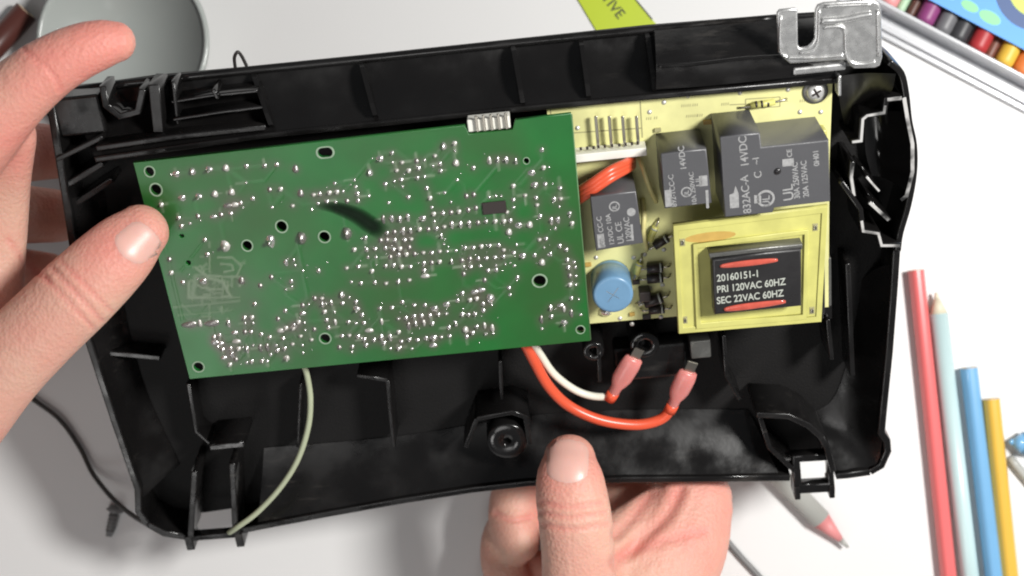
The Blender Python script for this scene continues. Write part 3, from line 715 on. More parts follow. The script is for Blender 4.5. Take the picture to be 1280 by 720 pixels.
# right-angle white header
a = yl(716, 195); b = yl(806, 178); hb = put('header', box(a.x, a.y, YZ + .02, b.x, b.y + .6, YZ + 6, .3), 'white', Y)
for i, px in enumerate((726, 734, 742, 748, 756, 765, 774, 782, 790, 797)):
    q = PL(px, 186 - i * .8, YZ + 6)
    sub('socket', box(q.x - .35, q.y - .5, YZ + 5.9, q.x + .35, q.y + .5, YZ + 6.08, .05), 'dark', hb)
for px in (747, 763.5, 780, 797):
    q = yl(px, 178); q2 = yl(px - 1, 141); sub('header_pin', box(q.x - .45, q.y - .3, YZ + 2.2, q.x + .45, q2.y, YZ + 3.1, .15), 'pin', hb)
# relays
def relay(pts, ztop, name='relay'):
    po = P2(pts, ztop); return put(name, prism(po, YZ + .05, ztop, bevel=.45, res=2), 'relay', Y)
def ink(part, s, px, py, z, size, ang=90, sx=1.0, m='ink', b=.03):
    p = PL(px, py, z); sub('printed_text', text(s, size, p.x, p.y, z + .05, math.radians(ang), sx, bold=b), m, part)
def mark(part, px, py, z, poly, m='ink'):
    p = PL(px, py, z); sub('printed_mark', prism([Vector((p.x + q[0], p.y + q[1])) for q in poly], z + .02, z + .09, bevel=.01), m, part)
def ul(part, px, py, z, s):
    p = PL(px, py, z); rn = prism(circle(p, s, 20), z + .02, z + .09, holes=[circle(p, s * .74, 20)], bevel=.01); sub('printed_mark', rn, 'ink', part)
    ink(part, 'UL', px + s * 2.0, py + s * 4.0, z, s * 1.15)
za = 3.5
ra_ = relay([(738, 246), (795, 239), (804, 304), (745, 314)], za)
ink(ra_, '892-1CC-C', 757, 309, za, 2.1, 93); ink(ra_, '12VDC 10A', 768, 306, za, 2.0, 93); ink(ra_, 'UL CE', 780, 304, za, 2.6, 93); ink(ra_, '120VAC', 790, 302, za, 2.3, 93)
ul(ra_, 768, 258, za, 1.6); mark(ra_, 752, 301, za, [(-1.2, -2.2), (.8, -2.2), (.8, 2.2), (-1.2, 2.2)]); mark(ra_, 789, 265, za, circle((0, 0), 1.3, 14)); mark(ra_, 790, 289, za, [(-.35, -3), (.35, -3), (.35, 2.2), (-.35, 2.2)])
zb = 5.0
rb_ = relay([(826, 192), (883, 186), (890, 254), (831, 261)], zb)
ink(rb_, '892-1CC-C', 846, 258, zb, 2.1, 93); ink(rb_, '14VDC', 858, 212, zb, 2.4, 93); ink(rb_, '10A 250VAC', 871, 256, zb, 1.9, 93); ink(rb_, 'UL', 878, 232, zb, 2.6, 93)
mark(rb_, 836, 247, zb, [(-1.1, -2.8), (.9, -2.8), (.9, 2.4), (-1.1, 2.4)]); ul(rb_, 858, 240, zb, 1.6); mark(rb_, 879, 226, zb, [(-1.2, -1.6), (1.2, -1.6), (1.2, 1.6), (-1.2, 1.6)]); mark(rb_, 884, 248, zb, [(-.4, -3), (.4, -3), (.4, 2.6), (-.4, 2.6)])
zc = 8.0
rc_ = relay([(900, 171), (950, 166), (952, 184), (1036, 175), (1038, 252), (968, 260), (966, 266), (906, 272)], zc)
ink(rc_, '832AC-A', 939, 266, zc, 3.2, 93, .95); ink(rc_, '14VDC', 936, 208, zc, 3.2, 93, .95); ink(rc_, 'C', 952, 222, zc, 3.0, 93); ink(rc_, '~I', 949, 205, zc, 2.6, 93); 
ink(rc_, '30A 250VAC', 1000, 248, zc, 2.3, 93, .9); ink(rc_, '20A 125VAC', 1011, 246, zc, 2.3, 93, .9); ink(rc_, '0H01', 1024, 207, zc, 2.2, 93)
ink(rc_, 'UL', 992, 250, zc, 4.2, 93); ul(rc_, 957, 248, zc, 2.6); mark(rc_, 985, 203, zc, [(-1.6, -1.1), (1.6, -1.1), (1.6, 1.1), (-1.6, 1.1)]); ink(rc_, 'CE', 990, 196, zc, 2.0, 93)
mark(rc_, 918, 246, zc, [(-1.4, -3.4), (1.2, -3.4), (1.2, 1.0), (.4, 3.4), (-.2, 1.2), (-1.4, .8)]); mark(rc_, 947, 249, zc, [(-1, -1.2), (1, -1.2), (1, 1.0), (-1, 1.4)])
c = PL(972, 214, zc); sub('vent_nib', lathe([(1.0, zc), (.9, zc + .35), (0, zc + .4)], 14, c), 'core', rc_)
a = yl(958, 172); b = yl(1034, 150); cp = put('film_capacitor', box(a.x + 1, a.y - 3, YZ + .05, b.x - 1, b.y - 1, YZ + 5, .7), 'yplate', Y)
sub('varnish_stain', prism(rrect(a.x + 2, a.y - .5, a.x + 11, a.y + 2.2, .8), YZ + 5, YZ + 5.08, bevel=.02), 'tan', cp)
# transformer
zp = 3.0
T = put('transformer', prism(P2([(841, 281), (1035, 257), (1027, 402), (848, 417)], zp), zp - 1.8, zp, holes=[], bevel=.25), 'yplate', Y)
a = yl(858, 385); b = yl(1020, 290)
sub('coil_body', box(a.x, a.y, YZ + .05, b.x, b.y, zp - 1.85, .6), 'core', T)
for (x, y) in ((853, 303), (1019, 284), (856, 400), (1015, 388)):
    q = PL(x, y, zp); sub('pin_slot', box(q.x - .8, q.y - 1.2, zp - .3, q.x + .8, q.y + 1.2, zp + .12, .1), 'silk', T); sub('pin', box(q.x - .4, q.y - .7, zp - .2, q.x + .4, q.y + .7, zp + .5, .15), 'pin', T)
zt = zp + 6.0
po_ = P2([(841.5, 281.5), (1034.5, 257.5), (1026.5, 401.5), (848.5, 416.5)], zp); pi_ = P2([(848, 288), (1027, 266), (1020, 395), (854, 409)], zp)
sub('raised_edge', prism(po_, zp - .1, zp + .45, holes=[pi_], bevel=.12), 'yplate', T)
fo_ = P2([(866, 304), (1010, 286), (1008, 398), (870, 410)], zp); fi_ = P2([(872, 309), (1005, 292), (1003, 392), (876, 403)], zp)
sub('inner_frame', prism(fo_, zp - .1, zp + .8, holes=[fi_], bevel=.15), 'yplate', T)
ct = P2([(890, 324), (1002, 311), (1002, 383), (893, 394)], zt)
sub('core', prism(ct, zp + .05, zt, bevel=.7, res=2), 'core', T)
sub('core_lamination', prism(P2([(886, 317), (1003, 305), (1003, 312), (888, 325)], zt - 1.2), zp + .05, zt - 1.2, bevel=.3), 'coreedge', T)
v, f = rings(smooth_line([PL(900, 333, zt + .1), PL(935, 329, zt + .35), PL(972, 325, zt + .1)], 6), [(.15 + .85 * math.sin(math.pi * (i + .4) / 12.8) ** .5, .35) for i in range(13)], 10, up=(0, 0, 1)); sub('red_winding', mesh_from(v, f, True), 'copper', T)
v, f = rings(smooth_line([PL(905, 387, zt + .1), PL(935, 383, zt + .35), PL(982, 377, zt + .1)], 6), [(.15 + .95 * math.sin(math.pi * (i + .4) / 12.8) ** .5, .35) for i in range(13)], 10, up=(0, 0, 1)); sub('red_winding', mesh_from(v, f, True), 'copper', T)
for s, y in (('20160151-1', 352), ('PRI 120VAC 60HZ', 366), ('SEC 22VAC 60HZ', 380)):
    p = PL(896, y, zt); sub('printed_text', text(s, 3.15, p.x, p.y, zt + .04, math.radians(1.5), .82, bold=.05), 'inkw', T)
sub('varnish_stain', prism([Vector((PL(860 + 40 * math.cos(t) * .8 + 28, 296 - 1.2 * math.cos(t) * 3 + 6 * math.sin(t), zp).to_2d())) for t in [i * math.pi / 9 for i in range(18)]], zp, zp + .05, bevel=.01), 'tan', T)
# blue capacitor
c = yl(763, 347); r = 6.1; zz = YZ + 12
kp = put('capacitor', lathe([(r, YZ + .05), (r, YZ + 1.0), (r - .3, YZ + 1.5), (r, YZ + 2), (r, zz - .6), (r - .5, zz), (r - 1.1, zz)], 32, c), 'capblue', Y)
sub('can_top', lathe([(r - 1.05, zz - .05), (r - 1.6, zz - .2), (0, zz - .1)], 32, c), 'captop', kp)
for ang in (math.radians(-38), math.radians(52)):
    me = box(-2.6 - ang * .3, -.16, -.05, 2.6 + ang * .3, .16, .18, .05); me.transform(Matrix.Translation(Vector((c.x, c.y, zz - .18)) * MM) @ Matrix.Rotation(ang, 4, 'Z')); sub('vent_groove', me, 'screw', kp)  # vent cross in pale metal, its white highlights put into the colour
q = yl(757, 388); put('solder_lump', mesh_from(*[(lambda vf: ([(a[0] + q.x, a[1] + q.y, a[2] + YZ) for a in vf[0]], vf[1]))(blob(2.2, 2.4, 2.4, 5))][0], True), 'solder', Y)
# diodes and other small parts between capacitor and transformer
def axial(x, y, l, r, m, ang=0, name='diode'):
    q = yl(x, y); d = Vector((math.cos(ang), math.sin(ang), 0)); p0 = Vector((q.x, q.y, YZ + r + .2))
    o = put(name, tube([p0 - d * l / 2, p0 - d * l / 2.05, p0 + d * l / 2.05, p0 + d * l / 2], [r * .8, r, r, r * .8], 12, 1), m, Y)
    sub('lead', tube([p0 - d * (l * .5 + 2.4) - Vector((0, 0, r)), p0 - d * (l * .5 + 1.6), p0 - d * l * .45, p0 + d * l * .45, p0 + d * (l * .5 + 1.6), p0 + d * (l * .5 + 2.4) - Vector((0, 0, r))], .35, 8, 3), 'pin', o)
    sub('band', tube([p0 + d * l * .28, p0 + d * l * .38], r * 1.04, 12, 1), 'inkw', o)
axial(818, 332, 5, 1.5, 'dark'); axial(818, 345, 5, 1.5, 'dark'); axial(816, 372, 6, 1.7, 'dark', .25); axial(820, 384, 5, 1.4, 'dark')
axial(797, 333, 4, 1.1, 'yplate', 1.2, 'resistor'); axial(826, 300, 5, 1.3, 'dark', .5); axial(815, 290, 5, 1.1, 'yplate', 1.1, 'resistor')
put('small_transistor', box(yl(804, 362).x - 1.6, yl(804, 362).y - 2, YZ, yl(804, 362).x + 2, yl(804, 362).y + 1.5, YZ + 5, .5), 'dark', Y)
for (x, y, w_, h_, mm) in ((795, 352, 2.2, 1.4, 'dark'), (808, 395, 2.6, 1.6, 'dark'), (790, 392, 1.6, 1.2, 'tan'), (735, 330, 2.0, 1.3, 'tan'), (884, 152, 2.4, 1.4, 'tan'), (822, 162, 2.0, 1.2, 'silk'), (905, 112, 1.8, 1.0, 'silk'), (846, 118, 1.6, 1.0, 'silk')):
    q = yl(x, y); put('chip_part', box(q.x - w_ / 2, q.y - h_ / 2, YZ, q.x + w_ / 2, q.y + h_ / 2, YZ + .8, .15), mm, Y)
for i, (x, y) in enumerate(((700, 145), (712, 150), (722, 160), (812, 140), (830, 128), (860, 120), (925, 116), (985, 112), (1000, 140), (1026, 140), (792, 322), (775, 398), (790, 405), (806, 318), (830, 312), (745, 322), (800, 378), (812, 360), (828, 356), (826, 396))):
    q = yl(x, y); put('solder_pad', lathe([(.75, YZ), (.7, YZ + .12), (.35, YZ + .3), (0, YZ + .45)], 12, q), 'solder_dull', Y)
# jumper wires and the flat red lead
jw = put('jumper_wire', tube([PL(798, 196, YZ + 1), PL(804, 210, YZ + 6), PL(811, 232, YZ + 7), PL(820, 252, YZ + 2)], .75, 8, 6), 'wirey', Y)
put('jumper_wire', tube([PL(803, 250, YZ + 1), PL(805, 270, YZ + 6), PL(804, 290, YZ + 6), PL(808, 312, YZ + 1)], .8, 8, 6), 'wirey', Y)
for i, dy in enumerate((0, 6.5, 13)):
    pts = [PL(716, 247 + dy - 4, -6), PL(738, 229 + dy * .9, 0), PL(762, 213 + dy * .85, 0), PL(783, 203 + dy * .7, -5), PL(790, 200 + dy * .6, -11)]
    o = put('red_wire', tube(pts, 1.25, 10, 6), 'red', frame=PMm)
    tag(o, ['red wire nearest the white header, emerging from behind the green board', 'middle one of three red wires crossing above the small relay', 'red wire lying closest to the small relay beside the green board'][i], 'wire', 'red wires between the boards')

# ------------------------------------------------------------------ metal bracket
BR = thing('metal_bracket', 'silver metal bracket with a hook slot at the top right corner of the black cover', 'bracket', PL(1035, 60, -6), PMm)
zb_ = -3.0
bo = [(971, 16), (974, 12), (994, 10), (997, 13), (997.5, 56), (1000, 60), (1009, 59), (1015, 54), (1018, 48), (1019, 12), (1022, 6), (1030, 3), (1092, 0), (1099, 4), (1102, 12), (1103, 72), (1100, 82), (1094, 85), (1068, 86), (1062, 82), (1058, 75), (988, 80), (978, 72), (973, 66)]
pl = put('plate', prism(P2(bo, zb_), zb_ - 1.2, zb_, bevel=.5, res=3), 'steel', BR)
put('flange', box(PL(990, 88, -7).x, PL(990, 92, -7).y, -8.6, PL(1056, 84, -7).x, PL(1056, 76, -7).y, -5, .6), 'steel', BR)
put('bent_tab', box(PL(1046, 118, -8).x, PL(1046, 118, -8).y, -11, PL(1050, 92, -8).x, PL(1050, 92, -8).y, -6, .4), 'steel', BR)
def bead(pts, rr=.6, z=zb_): put('pressed_bead', tube([PL(x, y, z) for x, y in pts], rr, 10, 6), 'steel', BR)
bead(((1026, 26), (1050, 25), (1075, 20), (1088, 18)), 1.1)
bead(((1030, 34), (1050, 33), (1056, 38), (1057, 52), (1058, 66), (1064, 78), (1080, 80), (1094, 77)), .6)
bead(((976, 20), (976, 62), (984, 72)), .5); bead(((984, 72), (1020, 72), (1055, 69)), .5)
bead(((1024, 12), (1023, 50), (1016, 62), (1000, 66)), .5); bead(((1097, 12), (1098, 70)), .5); bead(((1030, 8), (1092, 5)), .5)

# ------------------------------------------------------------------ wires to the crimp terminals
def crimp_wire(name, pts, r, m, sl, label, z):
    t = thing(name, label, 'wire', PL(*sl[0], z), PMm)
    put('cable', tube([PL(*p) for p in pts], r, 12, 8), m, t)
    a, b = PL(*sl[0], z), PL(*sl[1], z + 2); d = b - a
    q = [a, a + d * .12, a + d * .28, a + d * .36, a + d * .5, a + d * .8, a + d * .97, b]
    rr = [(1.5, 1.5), (1.8, 1.8), (1.9, 1.8), (2.6, 2.0), (3.3, 2.1), (3.4, 2.1), (3.0, 1.8), (2.2, 1.2)]
    v, f = rings(q, rr, 16, up=(0, 0, 1)); put('crimp_sleeve', mesh_from(v, f, True), 'crimp', t)
    v, f = rings([a - d * .05, a + d * .14], [(2.0, 1.9), (2.0, 1.9)], 16, up=(0, 0, 1)); put('collar', mesh_from(v, f, True), m if m != 'wirew' else 'orange', t)
    e = b + d * .22; w_ = Vector((-d.y, d.x, 0)).normalized() * 1.6
    me = mesh_from([b - w_ - Vector((0, 0, .4)), b + w_ - Vector((0, 0, .4)), e + w_ - Vector((0, 0, .4)), e - w_ - Vector((0, 0, .4)), b - w_ + Vector((0, 0, .4)), b + w_ + Vector((0, 0, .4)), e + w_ + Vector((0, 0, .4)), e - w_ + Vector((0, 0, .4))], [(0, 3, 2, 1), (4, 5, 6, 7), (0, 1, 5, 4), (1, 2, 6, 5), (2, 3, 7, 6), (3, 0, 4, 7)])
    put('spade_terminal', me, 'pin', t)
crimp_wire('white_wire', [(664, 424, -5), (676, 444, -9), (693, 468, -12), (718, 487, -14), (740, 495, -14), (761, 496, -13.5)], 1.25, 'wirew', ((763, 497), (793, 447)), 'short white wire ending in a pink crimp terminal below the green board', -13)
crimp_wire('orange_wire', [(654, 424, -5), (667, 450, -8), (686, 483, -10), (712, 508, -11), (750, 525, -11), (795, 531, -12), (826, 524, -13), (840, 509, -13)], 1.75, 'orange', ((838, 512), (861, 464)), 'thick orange-red wire looping to a pink crimp terminal above the lower thumb', -13)
o = put('antenna_wire', tube([PL(x, y, z) for x, y, z in ((378, 452, -6), (384, 470, -8), (388, 500, -9), (385, 535, -9), (372, 575, -9), (350, 610, -9), (322, 640, -9), (298, 658, -10), (285, 667, -13))], .95, 10, 8), 'wirec', frame=PMm)
tag(o, 'pale green thin wire curving from the green board to the lower left latch', 'wire')

# ------------------------------------------------------------------ things lying on the table
o = put('cable', tube([TW(285, 667, 46), TW(262, 671, 40), TW(225, 668, 36), TW(188, 657, 28), TW(150, 632, 14), TW(118, 595, 4), TW(100, 560, 2), TW(75, 525, 2), TW(40, 498, 2), TW(-40, 440, 2)], .9, 10, 8), 'wirek')
tag(o, 'thin dark cable running from the lower left latch to under the left hand', 'cable')
o = put('cable', tube([TW(860, 610, 1.2), TW(900, 665, 1.2), TW(925, 695, 1.2), TW(960, 735, 1.2), TW(990, 790, 1.2)], 1.15, 10, 8), 'wireg')
tag(o, 'grey cable on the table emerging beside the lower hand', 'cable')

def pencil(name, label, p, q, rpx, body, tip=None, tipm='wood', leadm=None, zc=None, group=None, tipl=0, lie=0, hexa=True):
    """p = visible end, q = far end (photo-measured spots on the table)"""
    r = rpx * CAMZ / F
    a = TW(*p, 0); b = TW(*q, 0); k = (CAMZ - r - lie) / CAMZ
    a = Vector((a.x * k, a.y * k, r + lie)); b = Vector((b.x * k, b.y * k, r + lie)); d = (b - a).normalized()
    t = thing(name, label, 'pencil', (a.x, a.y, 0), group=group); seg = 6 if hexa else 16
    def hexring(p0, p1, r0, r1, m, nm):
        bm = bmesh.new(); s = d.cross(Vector((0, 0, 1))).normalized(); u = Vector((0, 0, 1)); R0 = []; R1 = []
        for i in range(seg):
            an = 2 * math.pi * i / seg; off = s * math.cos(an) + u * math.sin(an)
            R0.append(bm.verts.new(p0 + off * r0)); R1.append(bm.verts.new(p1 + off * r1))
        for i in range(seg): bm.faces.new((R0[i], R0[(i + 1) % seg], R1[(i + 1) % seg], R1[i]))
        bm.faces.new(R0[::-1]); bm.faces.new(R1)
        if hexa and r0 == r1:
            ed = [e for e in bm.edges if abs((e.verts[0].co - e.verts[1].co).normalized().dot(d)) > .9]; bmesh.ops.bevel(bm, geom=ed, offset=r * .3, segments=3, profile=.5, affect='EDGES')
        return put(nm, bm_mesh(bm, not hexa), m, t)
    if tip:
        L = tipl * CAMZ / F
        hexring(a + d * L, b, r, r, body, 'barrel')
        ex = a + d * L * .28
        prev = hexa; 
        hexring(ex, a + d * L * 1.02, r * .30, r * .97, tipm, 'sharpened_wood')
        hexring(a, ex + d * .02, r * .14, r * .30, leadm or 'lead_g', 'lead')
    else:
        hexring(a, b, r, r, body, 'barrel')
        v, f = rings([a - d * .15, a + d * .1], [r * .82, r * .82], 12); put('wood_end', mesh_from(v, f), 'woodend', t)
        v, f = rings([a - d * .3, a], [r * .34, r * .34], 10); put('lead', mesh_from(v, f), body, t)
    return t
pencil('red_pencil', 'red coloured pencil, leftmost and longest of the row beside the black cover', (1145, 338), (1205, 900), 11.2, 'p_red')
pencil('pale_blue_pencil', 'pale blue-green pencil between the red and the blue pencil, point upwards', (1170, 366), (1234, 900), 11.2, 'p_teal', True, 'cream', 'cream', tipl=26, hexa=False)
pencil('blue_pencil', 'blue pencil between the pale blue-green and the yellow pencil', (1211, 460), (1264, 900), 12, 'p_blue')
pencil('yellow_pencil', 'yellow pencil, shortest of the upright row on the table', (1239, 499), (1281, 900), 11.8, 'p_yel')
pencil('blue_pen', 'blue-tipped object cut off by the right edge of the picture', (1261, 552), (1330, 560), 14, 'p_blue', True, 'p_blue', 'p_blue', tipl=16, hexa=False)
o = put('grey_stick', tube([TW(1262, 572, 2), TW(1290, 606, 2), TW(1320, 640, 2)], 1.6, 8, 3), 'p_grey'); tag(o, 'thin grey stick beside the blue tip at the right edge', 'stick')
pencil('grey_pencil', 'grey pencil with a pink core, its point sticking out below the right latch', (1060, 684), (900, 520), 13, 'p_grey', True, 'pinkp', 'p_grey', tipl=48, hexa=False)
pencil('brown_pencil', 'dark brown pencil stub at the top left corner behind the finger', (33, 14), (-90, 150), 15, 'p_brown', hexa=False)
PN = thing('grey_pen', 'grey pen with a shiny metal clip at the top edge above the index finger', 'pen', TW(100, 10, 0))
put('barrel', tube([TW(60, 52, 5), TW(92, 8, 5), TW(130, -45, 5)], 4.6, 16, 3), 'p_grey', PN)
put('clip', tube([TW(98, 22, 8), TW(104, 8, 10), TW(118, -12, 10)], 1.7, 10, 4), 'screw', PN)
c = TW(170, 62, 0)
cu_ = thing('round_dish', 'round grey-green dish on the table above the top left corner of the cover', 'dish', (c.x, c.y, 0))
put('shell', lathe([(0, 1.0), (16, 1.0), (22, 2.5), (26, 7), (28.4, 14), (29, 17), (29.6, 17.6), (30.4, 17.4), (30.6, 16.6), (29.4, 9), (26, 2), (20, .2), (0, .2)], 56, c), 'cup', cu_)
put('rim', lathe([(29.2, 17.1), (29.2, 18.2), (30.0, 18.7), (31.0, 18.4), (31.2, 17.4), (30.4, 16.7)], 56, c), 'cup', cu_)
# small screw
q = TW(143, 640, 0); SW = thing('small_screw', 'small grey screw lying on the table left of the lower left latch', 'screw', q)
a, b = TW(143, 640, 2), TW(136, 670, 1.6)
put('shank', tube([a, a.lerp(b, .5), b], [1.6, 1.5, 1.2], 12, 1), 'wireg', SW)
put('head', tube([a + (a - b).normalized() * 2.2, a + (a - b).normalized() * .6, a], [2.0, 3.2, 2.2], 14, 1), 'wireg', SW)
dd = (b - a).normalized()
put('thread', join([tube([a.lerp(b, t), a.lerp(b, t + .05)], 1.95 - .35 * t, 12, 1) for t in (.15, .3, .45, .6, .75)]), 'wireg', SW)
# lime label
LB = thing('lime_label', 'lime green label with black lettering under the top edge of the cover', 'label', TW(770, 10, 0))
lo_ = [TW(x, y).to_2d() for x, y in ((700, -36), (727, 8), (746, 40), (760, 62), (846, 62), (817, 27), (776, -24), (750, -60))]
put('sheet', prism(lo_, .3, .7, bevel=.05), 'lime', LB)
p = TW(776, 40); dirv = (TW(778, 34) - TW(741, -12)); an = math.atan2(dirv.y, dirv.x)
stp = TW(735, -22); put('printed_text', text('ACTIVE', 5.4, stp.x, stp.y, .76, an, 1.0, bold=.05), 'inkk', LB)
put('printed_line', prism(offset_poly([TW(776, -22).to_2d(), TW(815, 25).to_2d()], .6), .72, .80, bevel=.02), 'inkk', LB)

# box of crayons at the top right
ax = (TW(1280, 76) - TW(1120, -8)).normalized(); nv = Vector((-ax.y, ax.x, 0))
org = TW(1150, 22)
def K(s, t, z=0): return org + ax * s + nv * t + Vector((0, 0, z))
CB = thing('clear_case', 'clear plastic case of crayons at the top right corner', 'case', K(20, 5, 0))
def bar(s0, s1, t0, t1, z0, z1, m, name, bv=.5):
    me = box(s0, t0, z0, s1, t1, z1, bv); me.transform(Matrix.Translation(org * MM) @ Matrix(((ax.x, nv.x, 0, 0), (ax.y, nv.y, 0, 0), (0, 0, 1, 0), (0, 0, 0, 1)))); return put(name, me, m, CB)
bar(-30, 120, -5.5, -4.0, .2, 11, 'case', 'front_wall')
bar(-30, 120, -9.5, -5.6, .2, 1.6, 'case', 'outer_lip')
bar(-30, 120, -13.5, -11.5, .2, 2.4, 'case', 'outer_lip')
bar(-30, 120, -11.4, -9.6, .2, 4.2, 'case', 'step')
bar(-30, 120, -4.0, 70, .2, 1.0, 'case', 'floor')
cols = [('pink', (.80, .33, .33)), ('pale green', (.42, .62, .42)), ('dark brown', (.10, .04, .03)), ('purple', (.26, .055, .19)), ('grey', (.16, .16, .17)), ('black', (.05, .05, .055)), ('dark red', (.42, .035, .04)), ('brown', (.17, .06, .04)), ('yellow', (.74, .47, .06)), ('orange', (.76, .22, .06)), ('red', (.70, .09, .06))]
spos = [-13.5, -8.3, -4.3, 1.2, 8.6, 15.0, 23.0, 28.6, 34.2, 41.6, 48.2]
rad = [3.4, 1.8, 1.9, 3.6, 3.4, 3.4, 3.8, 2.0, 3.6, 3.6, 3.2]
for (nm, cc_), s, r in zip(cols, spos, rad):
    m_ = mat('crayon_' + nm.replace(' ', '_'), cc_, .45, var=.12, vscale=200)
    t = thing('crayon', f'{nm} crayon in the clear case, its end showing below the blue card', 'crayon', K(s, 0, 0), group='crayons in the clear case')
    a = K(s, -3.2, 1.1 + r); b = K(s, 42, 1.1 + r)
    put('stick', tube([a, a.lerp(b, .015), a.lerp(b, .05), b], [r * .7, r * .95, r, r], 18, 1), m_, t)
CD = thing('blue_card', 'light blue printed card covering the crayons at the top right corner', 'card', K(30, 20, 9))
def card_poly(pts, z0, z1, m, name):
    put(name, prism([K(s, t).to_2d() for s, t in pts], z0, z1, bevel=.04), m, CD)
card_poly(((-9, 4.4), (120, 4.4), (120, 60), (-9, 60)), 9.2, 9.7, 'card', 'sheet')
def st_of(px, py):
    v = TW(px, py, 9.5) - org; return (v.x * ax.x + v.y * ax.y, v.x * nv.x + v.y * nv.y)
for (cx_, cy_, l, wd) in ((1186, -8, 3.2, 2.0), (1212, 8, 3.6, 1.9), (1237, 22, 4.4, 2.3)):
    s, t = st_of(cx_, cy_); card_poly([(s + l * math.cos(a), t + wd * math.sin(a)) for a in [i * math.pi / 10 for i in range(20)]], 9.72, 9.80, 'cardg', 'printed_blob')
s, t = st_of(1296, -14)
card_poly([(s + 15.5 * math.cos(a), t + 15.5 * math.sin(a)) for a in [i * math.pi / 20 for i in range(40)]], 9.72, 9.78, 'cardd', 'printed_ring')
card_poly([(s + 10.5 * math.cos(a), t + 10.5 * math.sin(a)) for a in [i * math.pi / 20 for i in range(40)]], 9.80, 9.86, 'lime', 'printed_disc')

